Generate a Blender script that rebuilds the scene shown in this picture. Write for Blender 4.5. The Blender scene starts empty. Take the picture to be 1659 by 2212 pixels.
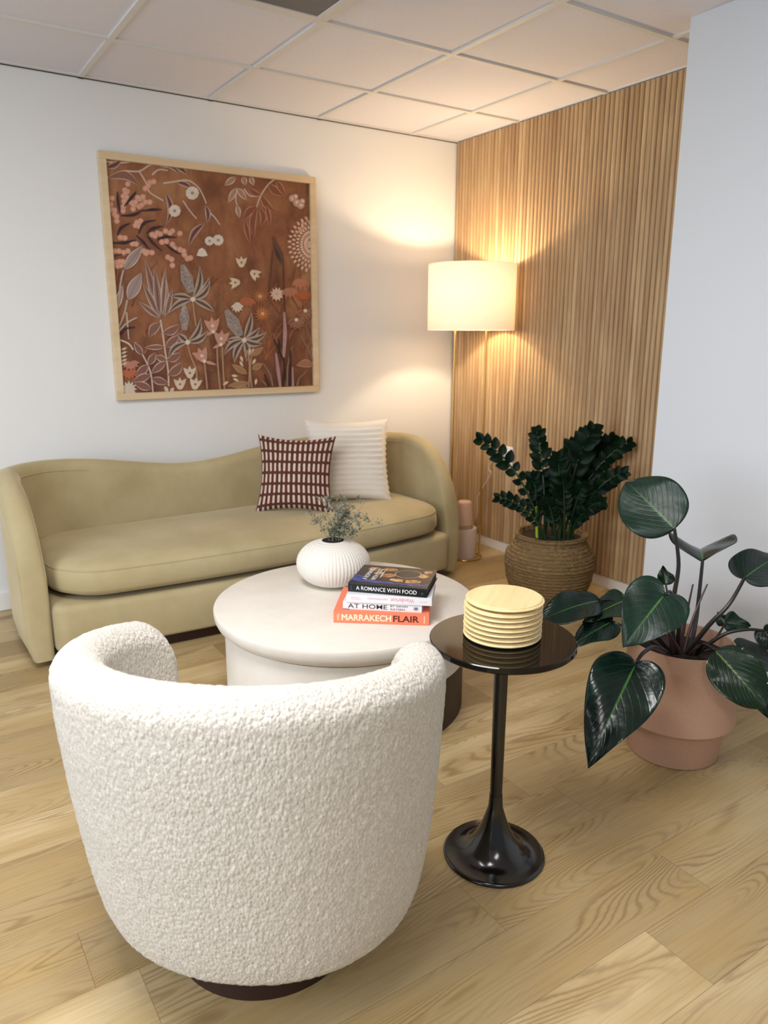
import bpy, math, random
from mathutils import Vector, Matrix, noise
random.seed(7)
PI = math.pi
SC = bpy.context.scene
COL = SC.collection
sin, cos, rad = math.sin, math.cos, math.radians

# ------------------------------------------------------------------ camera (solved from the ceiling grid: 2 ft tiles)
F_PX, PITCH, YAW, ROLL = 1631.285, .2331, .58, .0029
CAM = Vector((-3.0847, -3.9037, 1.3148))
H = 2.4316
fwd = Vector((sin(YAW)*cos(PITCH), cos(YAW)*cos(PITCH), -sin(PITCH)))
rgt = Vector((cos(YAW), -sin(YAW), 0)); upv = rgt.cross(fwd)
rgt, upv = cos(ROLL)*rgt + sin(ROLL)*upv, -sin(ROLL)*rgt + cos(ROLL)*upv
cd = bpy.data.cameras.new('camera'); cam = bpy.data.objects.new('camera', cd); COL.objects.link(cam)
m = Matrix((rgt, upv, -fwd)).transposed().to_4x4(); m.translation = CAM; cam.matrix_world = m
cd.sensor_fit = 'VERTICAL'; cd.sensor_height = 24; cd.sensor_width = 18; cd.lens = F_PX/2212*24
cd.clip_start = .05; cd.dof.use_dof = True; cd.dof.focus_distance = 2.05; cd.dof.aperture_fstop = 2.6
SC.camera = cam
def ray(x, y): return fwd + rgt*((x-829.5)/F_PX) + upv*((1106-y)/F_PX)
def onz(x, y, z): d = ray(x, y); return CAM + d*((z-CAM.z)/d.z)
def onx(x, y, X): d = ray(x, y); return CAM + d*((X-CAM.x)/d.x)
def ony(x, y, Y): d = ray(x, y); return CAM + d*((Y-CAM.y)/d.y)
def atd(x, y, dep): return CAM + ray(x, y)*dep
def depth(p): return (Vector(p)-CAM).dot(fwd)

# ------------------------------------------------------------------ materials
class NT:
    def __init__(s, name):
        s.m = bpy.data.materials.new(name); s.m.use_nodes = True
        s.t = s.m.node_tree; s.t.nodes.clear()
        s.out = s.t.nodes.new('ShaderNodeOutputMaterial')
        s.b = s.n('ShaderNodeBsdfPrincipled'); s.l(s.b, s.out.inputs[0])
    def n(s, typ, ins=None, **kw):
        o = s.t.nodes.new(typ)
        for k, v in kw.items(): setattr(o, k, v)
        for k, v in (ins or {}).items():
            if hasattr(v, 'outputs') : s.t.links.new(v.outputs[0], o.inputs[k])
            elif hasattr(v, 'links'): s.t.links.new(v, o.inputs[k])
            else: o.inputs[k].default_value = v
        return o
    def l(s, a, b):
        s.t.links.new(a.outputs[0] if hasattr(a, 'outputs') else a, b)
    def set(s, **kw):
        for k, v in kw.items():
            i = s.b.inputs[k.replace('_', ' ')]
            if hasattr(v, 'outputs') or hasattr(v, 'links'): s.l(v, i)
            else: i.default_value = v
        return s
    def math(s, op, a, b=0., c=0., clamp=False): 
        return s.n('ShaderNodeMath', {0: a, 1: b, 2: c}, operation=op, use_clamp=clamp)
    def mix(s, f, a, b, mode='MIX'):
        o = s.t.nodes.new('ShaderNodeMix'); o.data_type = 'RGBA'; o.blend_type = mode
        for i, v in ((0, f), (6, a), (7, b)):
            if hasattr(v, 'outputs'): s.t.links.new(v.outputs[2] if v.type == 'MIX' else v.outputs[0], o.inputs[i])
            elif hasattr(v, 'links'): s.t.links.new(v, o.inputs[i])
            else: o.inputs[i].default_value = v if i == 0 else C(v)
        return o.outputs[2]
    def ramp(s, f, stops, interp='LINEAR'):
        r = s.n('ShaderNodeValToRGB', {0: f}); r.color_ramp.interpolation = interp
        e = r.color_ramp.elements
        while len(e) < len(stops): e.new(.5)
        for i, (p, c) in enumerate(stops): e[i].position = p; e[i].color = C(c)
        return r
    def co(s, scale=(1, 1, 1), loc=(0, 0, 0), which='Object', rot=(0, 0, 0)):
        tc = s.n('ShaderNodeTexCoord')
        return s.n('ShaderNodeMapping', {0: tc.outputs[which], 1: loc, 2: rot, 3: scale})
    def noise(s, vec, scale, detail=3., rough=.5, dist=0.):
        return s.n('ShaderNodeTexNoise', {'Vector': vec, 'Scale': scale, 'Detail': detail, 'Roughness': rough, 'Distortion': dist})
    def bump(s, h, strength=.3, dist=.01, normal=None):
        d = {'Strength': strength, 'Distance': dist, 'Height': h}
        if normal is not None: d['Normal'] = normal
        b = s.n('ShaderNodeBump', d); s.l(b, s.b.inputs['Normal']); return b
def C(c):
    if isinstance(c, str):
        c = c.lstrip('#'); v = [int(c[i:i+2], 16)/255 for i in (0, 2, 4)]
        c = [x/12.92 if x <= .04045 else ((x+.055)/1.055)**2.4 for x in v]
    return (c[0], c[1], c[2], 1.)
def plain(name, c, r=.6, **kw):
    return NT(name).set(Base_Color=C(c), Roughness=r, **kw).m

def m_wall(name, c, bs=.05):
    t = NT(name); t.set(Base_Color=C(c), Roughness=.75)
    t.bump(t.noise(t.co(), 160, 3), bs, .003); return t.m
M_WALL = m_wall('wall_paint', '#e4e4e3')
M_WALLR = m_wall('wall_paint_daylit', '#d8dce1')  # white wall with the bluish daylight cast put into its colour
t = NT('ceiling_tile'); n_ = t.noise(t.co(), 220, 3)
t.set(Base_Color=t.ramp(n_, [(.3, '#d8d7e0'), (.6, '#dfdee7')]), Roughness=.9); t.bump(n_, .08, .002); M_TILE = t.m
M_GRID = plain('grid_metal', '#d9d7d4', .6)
M_DARK = plain('dark_gap', '#2a2624', .8)
M_TRIM = plain('trim_white', '#e8e6e2', .4)

# floor planks
t = NT('oak_planks'); a = t.n('ShaderNodeAttribute', attribute_name='pk')
sep = t.n('ShaderNodeSeparateXYZ', {0: a.outputs['Vector']})
tc = t.n('ShaderNodeTexCoord'); sx = t.n('ShaderNodeSeparateXYZ', {0: tc.outputs['Object']})
offx = t.math('ADD', sx.outputs[0], t.math('MULTIPLY', sep.outputs[1], 37.))
offy = t.math('ADD', sx.outputs[1], t.math('MULTIPLY', sep.outputs[2], 23.))
v1 = t.n('ShaderNodeCombineXYZ', {0: t.math('MULTIPLY', offx, .9), 1: t.math('MULTIPLY', offy, 5.5), 2: 0.})
cn = t.noise(v1, 1.0, 1.5, .45, .25)
fine_ = t.noise(t.n('ShaderNodeCombineXYZ', {0: t.math('MULTIPLY', offx, 40.), 1: t.math('MULTIPLY', offy, 130.)}), 1., 2, .6)
rings = t.math('SINE', t.math('ADD', t.math('MULTIPLY', cn, 290.), t.math('MULTIPLY', fine_, 2.2)))
fine = t.noise(t.n('ShaderNodeCombineXYZ', {0: t.math('MULTIPLY', offx, 4.), 1: t.math('MULTIPLY', offy, 130.)}), 1., 3, .6)
blot = t.noise(t.n('ShaderNodeCombineXYZ', {0: t.math('MULTIPLY', offx, 1.6), 1: t.math('MULTIPLY', offy, 7.)}), 1.3, 3, .55)
kn = t.noise(t.n('ShaderNodeCombineXYZ', {0: t.math('MULTIPLY', offx, 3.2), 1: t.math('MULTIPLY', offy, 8.)}), 1., 2, .5)
rm = t.math('MULTIPLY', t.math('POWER', t.math('MULTIPLY_ADD', rings, .5, .5), 3.), t.ramp(t.noise(v1, 1.7, 1), [(.42, (0, 0, 0)), (.62, (1, 1, 1))]))
base = t.mix(sep.outputs[0], '#937d57', '#c6b086')
base = t.mix(t.ramp(blot, [(.38, (0, 0, 0)), (.7, (1, 1, 1))]), base, '#a68c5d')
base = t.mix(t.math('MULTIPLY', rm, .55), base, '#745a36')
base = t.mix(t.math('MULTIPLY', t.ramp(fine, [(.45, (0, 0, 0)), (.75, (1, 1, 1))]), .30), base, '#7a6440')
base = t.mix(t.math('MULTIPLY', t.ramp(kn, [(.66, (0, 0, 0)), (.78, (1, 1, 1))]), .65), base, '#664a2b')
t.set(Base_Color=base, Roughness=t.math('MULTIPLY_ADD', fine, .2, .36)); t.bump(fine, .12, .002)
t.b.inputs['Specular IOR Level'].default_value = .4
M_FLOOR = t.m

def wood(name, c1, c2, axis=2, sc=1., rough=.5, ringc=None):
    t = NT(name); s = [26*sc]*3; s[axis] = 1.6*sc
    w = t.noise(t.co(tuple(s)), 1., 4, .6, .3)
    s2 = [110*sc]*3; s2[axis] = 3*sc
    f = t.noise(t.co(tuple(s2)), 1., 3, .6)
    b = t.ramp(w, [(.3, c1), (.7, c2)]).outputs[0]
    b = t.mix(t.math('MULTIPLY', t.ramp(f, [(.45, (0, 0, 0)), (.8, (1, 1, 1))]), .35), b, ringc or c1)
    t.set(Base_Color=b, Roughness=rough); t.bump(f, .08, .002); return t.m
# slats
t = NT('oak_slats'); a = t.n('ShaderNodeAttribute', attribute_name='pk'); sep = t.n('ShaderNodeSeparateXYZ', {0: a.outputs['Vector']})
tc = t.n('ShaderNodeTexCoord'); sx = t.n('ShaderNodeSeparateXYZ', {0: tc.outputs['Object']})
zz = t.math('MULTIPLY_ADD', sep.outputs[1], 31., sx.outputs[2])
v = t.n('ShaderNodeCombineXYZ', {0: t.math('MULTIPLY', zz, 1.3), 1: t.math('MULTIPLY_ADD', sx.outputs[1], 22., t.math('MULTIPLY', sep.outputs[1], 9.))})
w = t.noise(v, 1.3, 3, .55, .4)
f = t.noise(t.n('ShaderNodeCombineXYZ', {0: t.math('MULTIPLY', zz, 5.), 1: t.math('MULTIPLY', sx.outputs[1], 260.)}), 1., 3, .6)
b = t.mix(sep.outputs[0], '#b3946c', '#cfb389')
b = t.mix(t.ramp(w, [(.42, (0, 0, 0)), (.72, (1, 1, 1))]), b, '#a07d57')
b = t.mix(t.math('MULTIPLY', t.ramp(f, [(.4, (0, 0, 0)), (.8, (1, 1, 1))]), .3), b, '#8f6d49')
t.set(Base_Color=b, Roughness=.5); t.bump(f, .1, .002); M_SLAT = t.m
M_SLATBACK = plain('slat_backing', '#6b4a2d', .8)

t = NT('boucle')
vo = t.n('ShaderNodeTexVoronoi', {'Vector': t.mix(.35, t.co().outputs[0], t.noise(t.co(), 60, 2).outputs['Color'], 'LINEAR_LIGHT') if False else t.co((1, 1, .62)), 'Scale': 150.})
nz = t.noise(t.co((1, 1, .55)), 190., 3, .6, 1.4)
hh = t.math('ADD', t.math('MULTIPLY', vo.outputs['Distance'], -.8), nz)
t.set(Base_Color=t.ramp(nz, [(.25, '#cbc2b3'), (.62, '#ebe5da')]), Roughness=.95, Sheen_Weight=.25, Sheen_Roughness=.5)
t.bump(hh, .8, .008); M_BOUCLE = t.m
t = NT('velvet'); n1 = t.noise(t.co(), 3.2, 4, .6); n2 = t.noise(t.co(), 420, 2)
t.set(Base_Color=t.ramp(n1, [(.3, '#a5966e'), (.7, '#b9aa84')]), Roughness=.85, Sheen_Weight=.55, Sheen_Roughness=.35, Sheen_Tint=C('#efe6cc'))
t.bump(n2, .1, .002); M_VELVET = t.m
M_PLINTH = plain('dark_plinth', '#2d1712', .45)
t = NT('plaster'); n1 = t.noise(t.co(), 9, 4, .6); n2 = t.noise(t.co(), 60, 4, .6)
t.set(Base_Color=t.ramp(n1, [(.3, '#ddd6ca'), (.7, '#e6dfd4')]), Roughness=.72); t.bump(n2, .12, .004); M_PLASTER = t.m
t = NT('vase_clay'); t.set(Base_Color=C('#e6e0d6'), Roughness=.8); t.bump(t.math('SINE', t.math('MULTIPLY', t.n('ShaderNodeSeparateXYZ', {0: t.n('ShaderNodeTexCoord').outputs['Object']}).outputs[2], 1250.)), .35, .0016); M_VASE = t.m
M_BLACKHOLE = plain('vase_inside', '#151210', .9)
# black marble
t = NT('black_marble'); v = t.n('ShaderNodeTexVoronoi', {'Vector': t.noise(t.co(), 6, 3).outputs['Color'], 'Scale': 3.}, feature='DISTANCE_TO_EDGE')
n3 = t.noise(t.co((3, 40, 3), rot=(0, 0, .6)), 2.2, 2, .5)
spk = t.ramp(n3, [(.755, (0, 0, 0)), (.775, (1, 1, 1))])
t.set(Base_Color=t.mix(spk, '#0c0a0a', '#b09a86'), Roughness=.06); t.b.inputs['Specular IOR Level'].default_value = .42
M_MARBLE = t.m
M_BLACKMETAL = plain('black_enamel', '#0c0b0b', .16, Specular_IOR_Level=.7)
M_BRASS = plain('brass', '#dcb670', .25, Metallic=1.)
t = NT('shade_linen'); n1 = t.noise(t.co((1, 1, 3)), 160, 3)
tr = t.n('ShaderNodeBsdfTranslucent', {0: C('#fff8ee')}); df = t.n('ShaderNodeBsdfDiffuse', {0: C('#f6f0e6')})
mx = t.n('ShaderNodeMixShader', {0: .24}); t.l(df, mx.inputs[1]); t.l(tr, mx.inputs[2]); t.l(mx, t.out.inputs[0]); M_SHADE = t.m
t = NT('bulb_glow'); e = t.n('ShaderNodeEmission', {0: C('#ffdfae'), 1: 12.}); t.l(e, t.out.inputs[0]); M_BULB = t.m
M_LIGHTWOOD = wood('pale_bamboo', '#d9bd86', '#ecd7a6', 0, 1., .45, '#c9a468')
M_FRAME = wood('frame_oak', '#d0b68f', '#dfcaa8', 0, .7, .5)
# basket
t = NT('seagrass'); n1 = t.noise(t.co((1, 1, 2.5)), 42, 4, .65, .6); n2 = t.noise(t.co(), 9, 2)
t.set(Base_Color=t.mix(t.ramp(n2, [(.35, (0, 0, 0)), (.7, (1, 1, 1))]), t.ramp(n1, [(.3, '#5d4a2f'), (.55, '#94794f'), (.75, '#b89c6c')]).outputs[0], '#8a7048'), Roughness=.9)
t.bump(n1, .9, .02); M_BASKET = t.m
t = NT('terracotta_matte'); n1 = t.noise(t.co(), 300, 3)
t.set(Base_Color=t.ramp(n1, [(.3, '#b08a72'), (.7, '#bb957d')]), Roughness=.75); t.bump(n1, .06, .002); M_POT = t.m
t = NT('soil'); n1 = t.noise(t.co(), 60, 4); t.set(Base_Color=t.ramp(n1, [(.3, '#120d0a'), (.7, '#33261c')]), Roughness=.95); t.bump(n1, .8, .02); M_SOIL = t.m
# philodendron leaf: uses 'uvp' (u across -1..1, t along)
def leafmat(name, c1, c2, rib, rough=.22, burn=False):
    t = NT(name); a = t.n('ShaderNodeAttribute', attribute_name='uvp'); s = t.n('ShaderNodeSeparateXYZ', {0: a.outputs['Vector']})
    au = t.math('ABSOLUTE', s.outputs[0])
    ribm = t.ramp(t.math('DIVIDE', au, t.math('MULTIPLY_ADD', s.outputs[1], .015, .04)), [(.4, (1, 1, 1)), (1., (0, 0, 0))])
    vein = t.math('SINE', t.math('MULTIPLY_ADD', s.outputs[1], 62., t.math('MULTIPLY', au, -21.)))
    veinm = t.math('POWER', t.math('MULTIPLY_ADD', vein, .5, .5), 10.)
    nz = t.noise(t.co(), 14, 3)
    b = t.ramp(nz, [(.3, c1), (.7, c2)]).outputs[0]
    b = t.mix(t.math('MULTIPLY', veinm, .05), b, rib)
    b = t.mix(t.math('MULTIPLY', ribm, t.math('MULTIPLY_ADD', s.outputs[1], -.6, .95, clamp=True)), b, rib)
    if burn:
        bm = t.ramp(t.math('ADD', t.noise(t.co(), 45, 2), t.math('MULTIPLY', t.math('POWER', au, 6.), .17)), [(.77, (0, 0, 0)), (.79, (1, 1, 1))])
        b = t.mix(bm, b, '#cdb489')
    t.set(Base_Color=b, Roughness=rough, Specular_IOR_Level=.38)
    t.bump(t.math('ADD', t.math('MULTIPLY', veinm, -.05), t.math('MULTIPLY', nz, .6)), .45, .014)
    return t.m
M_LEAF = leafmat('leaf_dark', '#05140f', '#0a211a', '#3a6a2c')
M_LEAFM = leafmat('leaf_mid', '#0a2018', '#112e23', '#4a7434', .38)
M_LEAFB = leafmat('leaf_scorched', '#0a1e13', '#122c19', '#5d7a38', .25, True)
M_STEM = plain('petiole_dark', '#1d1a18', .4)
M_STEMR = plain('petiole_red', '#31161a', .4)
t = NT('waxy_leaf'); n1 = t.noise(t.co(), 30, 2)
t.set(Base_Color=t.ramp(n1, [(.3, '#04130a'), (.7, '#092210')]), Roughness=.38, Specular_IOR_Level=.09); M_ZZ = t.m
M_ZZSTEM = plain('zz_stem', '#1d3a1c', .4)
M_ZZNEW = plain('zz_new_shoot', '#8fae1e', .4)
t = NT('dried_sprig'); n1 = t.noise(t.co(), 60, 2); t.set(Base_Color=t.ramp(n1, [(.3, '#5f6153'), (.7, '#8f8f7d')]), Roughness=.9); M_DRY = t.m
M_PLASTICW = plain('white_plastic', '#e9e7e6', .4)
M_PINKSTONE = m_wall('pale_stone', '#d8c8ba', .15)
M_DIFF = plain('diffuser_shell', '#d3b39c', .5)
M_CLEAR = plain('clear_ring', '#d9c6b4', .15, Transmission_Weight=.6)
M_CORD = plain('cord', '#d9c6ae', .5)
M_GRILLE = None
t = NT('grille_mesh'); ck = t.n('ShaderNodeTexChecker', {0: t.co(), 3: 180.}); 
t.set(Base_Color=t.mix(ck.outputs[1], '#4f4e50', '#8a898b'), Roughness=.6); M_GRILLE = t.m

# ------------------------------------------------------------------ mesh helpers
class MB:
    def __init__(s): s.v = []; s.f = []; s.mi = []; s.a = []; s.cur = 0; s.at = (0, 0, 0)
    def vert(s, p, a=None): s.v.append(tuple(p)); s.a.append(a or s.at); return len(s.v)-1
    def face(s, ids, mi=None): s.f.append(tuple(ids)); s.mi.append(s.cur if mi is None else mi)
    def grid(s, rows, cu=False, cv=False, attrs=None):
        ids = [[s.vert(p, attrs[i][j] if attrs else None) for j, p in enumerate(r)] for i, r in enumerate(rows)]
        nr, nc = len(rows), len(rows[0])
        for i in range(nr if cv else nr-1):
            for j in range(nc if cu else nc-1):
                a, b = ids[i], ids[(i+1) % nr]
                s.face((a[j], a[(j+1) % nc], b[(j+1) % nc], b[j]))
        return ids
    def cap(s, ids, flip=False): s.face(ids[::-1] if flip else ids)
    def lathe(s, prof, seg=64, c=(0, 0, 0), mod=None):
        rows = []
        for i, (r, z) in enumerate(prof):
            rows.append([(c[0]+r*(mod(2*PI*k/seg, i) if mod else 1)*cos(2*PI*k/seg), c[1]+r*(mod(2*PI*k/seg, i) if mod else 1)*sin(2*PI*k/seg), c[2]+z) for k in range(seg)])
        ids = s.grid(rows, cu=True)
        if prof[0][0] > 1e-5: s.cap(ids[0], True)
        if prof[-1][0] > 1e-5: s.cap(ids[-1])
        return ids
    def tube(s, pts, r, seg=8, caps=True):
        pts = [Vector(p) for p in pts]; n = len(pts)
        rr = r if isinstance(r, (list, tuple)) else [r]*n
        tg = [(pts[min(i+1, n-1)]-pts[max(i-1, 0)]).normalized() for i in range(n)]
        u = tg[0].orthogonal().normalized(); rows = []
        for i in range(n):
            u = (u - tg[i]*u.dot(tg[i])).normalized(); w = tg[i].cross(u)
            rows.append([pts[i]+(u*cos(2*PI*k/seg)+w*sin(2*PI*k/seg))*rr[i] for k in range(seg)])
        ids = s.grid(rows, cu=True)
        if caps: s.cap(ids[0], True); s.cap(ids[-1])
    def box(s, x0, x1, y0, y1, z0, z1, mi=None):
        i = [s.vert((x, y, z)) for z in (z0, z1) for y in (y0, y1) for x in (x0, x1)]
        for q in ((0, 2, 3, 1), (4, 5, 7, 6), (0, 1, 5, 4), (2, 6, 7, 3), (0, 4, 6, 2), (1, 3, 7, 5)): s.face([i[k] for k in q], mi)
    def build(s, name, mats, parent=None, smooth=True, attr=None, bevel=0, xf=None, autos=None):
        me = bpy.data.meshes.new(name)
        vs = [tuple(xf @ Vector(p)) for p in s.v] if xf else s.v
        me.from_pydata(vs, [], s.f)
        for mm in (mats if isinstance(mats, (list, tuple)) else [mats]): me.materials.append(mm)
        me.polygons.foreach_set('material_index', s.mi)
        me.polygons.foreach_set('use_smooth', [smooth]*len(s.f))
        if attr:
            at = me.attributes.new(attr, 'FLOAT_VECTOR', 'POINT')
            at.data.foreach_set('vector', [c for a in s.a for c in a])
        me.validate(); me.update()
        if smooth: me.set_sharp_from_angle(angle=autos or rad(38))
        o = bpy.data.objects.new(name, me); COL.objects.link(o)
        if parent: o.parent = parent
        if bevel:
            b = o.modifiers.new('edge', 'BEVEL'); b.width = bevel; b.segments = 2; b.limit_method = 'ANGLE'
        return o
def tag(o, label=None, cat=None, group=None, kind=None):
    if label: o['label'] = label
    if cat: o['category'] = cat
    if group: o['group'] = group
    if kind: o['kind'] = kind
    return o
def empty(name, loc, rz=0., label=None, cat=None, group=None):
    o = bpy.data.objects.new(name, None); COL.objects.link(o); o.location = loc; o.rotation_euler = (0, 0, rz); o.empty_display_size = .1
    return tag(o, label, cat, group)
def bez(p0, p1, p2, p3, n):
    p0, p1, p2, p3 = map(Vector, (p0, p1, p2, p3)); r = []
    for i in range(n+1):
        t = i/n; r.append(p0*(1-t)**3+p1*3*t*(1-t)**2+p2*3*t*t*(1-t)+p3*t**3)
    return r
def text(body, name, parent, mat, w, h, M, bold=0., extr=.0003):
    cu = bpy.data.curves.new(name, 'FONT'); cu.body = body; cu.size = 1; cu.offset = bold; cu.extrude = 0; cu.resolution_u = 3
    tmp = bpy.data.objects.new('tmp', cu); COL.objects.link(tmp); bpy.context.view_layer.update()
    me = bpy.data.meshes.new_from_object(tmp.evaluated_get(bpy.context.evaluated_depsgraph_get()))
    bpy.data.objects.remove(tmp); bpy.data.curves.remove(cu)
    xs = [v.co.x for v in me.vertices]; ys = [v.co.y for v in me.vertices]
    sx_, sy_ = w/(max(xs)-min(xs)), h/(max(ys)-min(ys))
    for v in me.vertices: v.co = M @ Vector(((v.co.x-min(xs))*sx_, (v.co.y-min(ys))*sy_, extr))
    me.materials.clear(); me.materials.append(mat); me.name = name
    o = bpy.data.objects.new(name, me); COL.objects.link(o); o.parent = parent
    return o

# ------------------------------------------------------------------ ROOM
GX, GY, T = -.3431, -.5417, .6096
XL, YB = -6.2, -7.6
# floor
mb = MB(); S0, PW, PL = -3.0215, .1725, 1.22
joint = {-1: -1.798, 1: -2.06, 2: -1.566, 0: -2.772+.0, -2: -2.5}
mb.box(XL, .3, YB, .1, -.05, -.0012, 1)
r0 = int(math.floor((YB-S0)/PW)); r1 = int(math.ceil((.05-S0)/PW))
for r in range(r0, r1):
    y0, y1 = S0+r*PW, S0+(r+1)*PW
    jx = joint.get(r, random.uniform(0, PL))
    k0 = int(math.floor((XL-jx)/PL))
    for k in range(k0, k0+8):
        x0, x1 = jx+k*PL, jx+(k+1)*PL
        if x0 > .05: break
        tone = random.random()
        if r == -1 and k == -1: tone = 1.35
        if r == -1 and k == 0: tone = .35
        if r == 0 and k in (-1, 0): tone = .3
        mb.at = (tone, random.random(), random.random()); g = .00028
        mb.face([mb.vert((max(x0, XL)+g, max(y0, YB)+g, 0)), mb.vert((min(x1, .05)-g, max(y0, YB)+g, 0)), mb.vert((min(x1, .05)-g, min(y1, .05)-g, 0)), mb.vert((max(x0, XL)+g, min(y1, .05)-g, 0))], 0)
fl = mb.build('floor', [M_FLOOR, M_PLINTH], None, False, 'pk'); tag(fl, kind='structure')
# walls
mb = MB(); mb.box(XL, .2, 0, .12, 0, H+.2); tag(mb.build('wall_back', M_WALL, None, False), kind='structure')
mb = MB(); mb.box(.0, .12, -2.0, 0, 0, H+.2); tag(mb.build('wall_right', M_WALL, None, False), kind='structure')
XW = -.45; ye = onx(1442, 627, XW).y
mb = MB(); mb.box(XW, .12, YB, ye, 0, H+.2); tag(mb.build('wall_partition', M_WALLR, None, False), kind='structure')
# slat panel
mb = MB(); SP = .0285; ys = -.012; k = 0; zt = H-.004; zb = .062
mb.box(-.006, -.0005, ye, -.004, zb, zt, 1)
while ys-SP > ye:
    mb.at = (random.random(), random.random(), random.random())
    yc = ys-SP/2; rr_ = .0122
    prof = [(-.006, rr_), (-.014, rr_*.98), (-.0185, rr_*.75), (-.0208, rr_*.35), (-.0212, 0), (-.0208, -rr_*.35), (-.0185, -rr_*.75), (-.014, -rr_*.98), (-.006, -rr_)]
    mb.cur = 0
    ids = mb.grid([[(x, yc+dy, zb) for x, dy in prof], [(x, yc+dy, zt) for x, dy in prof]])
    mb.cap(ids[1]); mb.cap(ids[0], True)
    ys -= SP
tag(mb.build('wall_slat_panel', [M_SLAT, M_SLATBACK], None, True, 'pk'), kind='structure')
mb = MB(); mb.box(-.016, -.0005, ye, -.012, 0, .06); tag(mb.build('baseboard_right', M_TRIM, None, False, bevel=.003), kind='structure')
mb = MB(); mb.box(XL, -.012, -.012, -.0005, 0, .09); tag(mb.build('baseboard_back', M_TRIM, None, False, bevel=.003), kind='structure')
# ceiling
mb = MB()
mb.box(XL, .12, YB, .1, H+.008, H+.12); ce = mb.build('ceiling', M_TILE, None, False); tag(ce, kind='structure')
mb = MB(); w2 = .012
x = GX
while x > XL: mb.box(x-w2, x+w2, YB, 0, H-.001, H+.0085); x -= T
y = GY
while y > YB: mb.box(XL, 0, y-w2, y+w2, H-.0015, H+.0085); y -= T
mb.box(XL, 0, -.02, -.003, H, H+.0085)
mb.box(-.022, -.0215, ye, 0, H, H+.0085)
tag(mb.build('trim_1', M_GRID, None, False), kind='structure')
mb = MB(); mb.box(XL, 0, -.0035, -.0005, H-.004, H+.004)  # dark strip painted in for the shadow gap along the back wall top
for k in (1, 2, 3): mb.box(GX-k*T-w2, GX-k*T+w2, -.006, -.001, H-.006, H-.001)
tag(mb.build('shadow_gap_strip', M_DARK, None, False), kind='structure')
# return grille
gx1, gy1 = GX-2*T, GY-T; gx0, gy0 = gx1-T, gy1-T
vr = empty('ceiling_vent', ((gx0+gx1)/2, (gy0+gy1)/2, H), 0, 'dark grey perforated return air grille set in the ceiling grid', 'vent')
mb = MB(); a_, b_ = T/2-.013, T/2-.04
for q in ((-a_, a_, -a_, -b_), (-a_, a_, b_, a_), (-a_, -b_, -b_, b_), (b_, a_, -b_, b_)): mb.box(*q, -.004, .0075)
mb.build('vent_frame', M_GRID, vr, False)
mb = MB(); mb.box(-b_, b_, -b_, b_, 0, .0075); mb.build('grille', M_GRILLE, vr, False)

# outlets
def outlet(yc, zc, label):
    r = empty('wall_outlet', (-.0215, yc, zc), 0, label, 'outlet', 'power outlets on the slat wall')
    mb = MB(); mb.box(-.006, 0, -.037, .037, -.059, .059); cp = mb.build('cover_plate', M_PLASTICW, r, False, bevel=.003)
    for dz in (-.024, .024):
        mb = MB(); mb.box(-.0085, -.006, -.017, .017, dz-.014, dz+.014)
        for dy in (-.006, .006): mb.box(-.0088, -.0085, dy-.001, dy+.001, dz-.004, dz+.005, 1)
        mb.build('socket', [M_PLASTICW, M_DARK], cp, False)
    return r
outlet(-.585, .60, 'white wall outlet on slat wall with the pale cord plugged in')
outlet(-1.265, .60, 'white wall outlet on slat wall hidden behind the waxy green plant')
def cord_obj():
    P = [onx(x, y, -.045) for x, y in ((1092, 982), (1078, 990), (1060, 1000), (1056, 1012), (1061, 1022), (1056, 1032), (1047, 1046), (1040, 1058), (1036, 1066), (1031, 1075), (1031, 1095), (1030, 1112), (1026, 1124), (1022, 1136))]
    P[0].x = -.03
    P.append(Vector((-.17, -.45, .03))); P.append(Vector((-.16, -.44, .006)))
    mb = MB(); fine = []
    for i in range(len(P)-1):
        p0 = P[max(i-1, 0)]; p1 = P[i]; p2 = P[i+1]; p3 = P[min(i+2, len(P)-1)]
        for k in range(4):
            t = k/4; fine.append(.5*((2*p1)+(p2-p0)*t+(2*p0-5*p1+4*p2-p3)*t*t+(3*p1-p0-3*p2+p3)*t**3))
    fine.append(P[-1])
    mb.tube(fine, .0035, 8)
    o = mb.build('power_cord', M_CORD); tag(o, 'pale power cord hanging from the outlet down the slat wall', 'cord')
    mb = MB(); p = P[0]; mb.box(p.x-.022, p.x+.002, p.y-.012, p.y+.012, p.z-.011, p.z+.011); mb.build('plug', M_PLASTICW, o, False, bevel=.004)
cord_obj()

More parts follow.
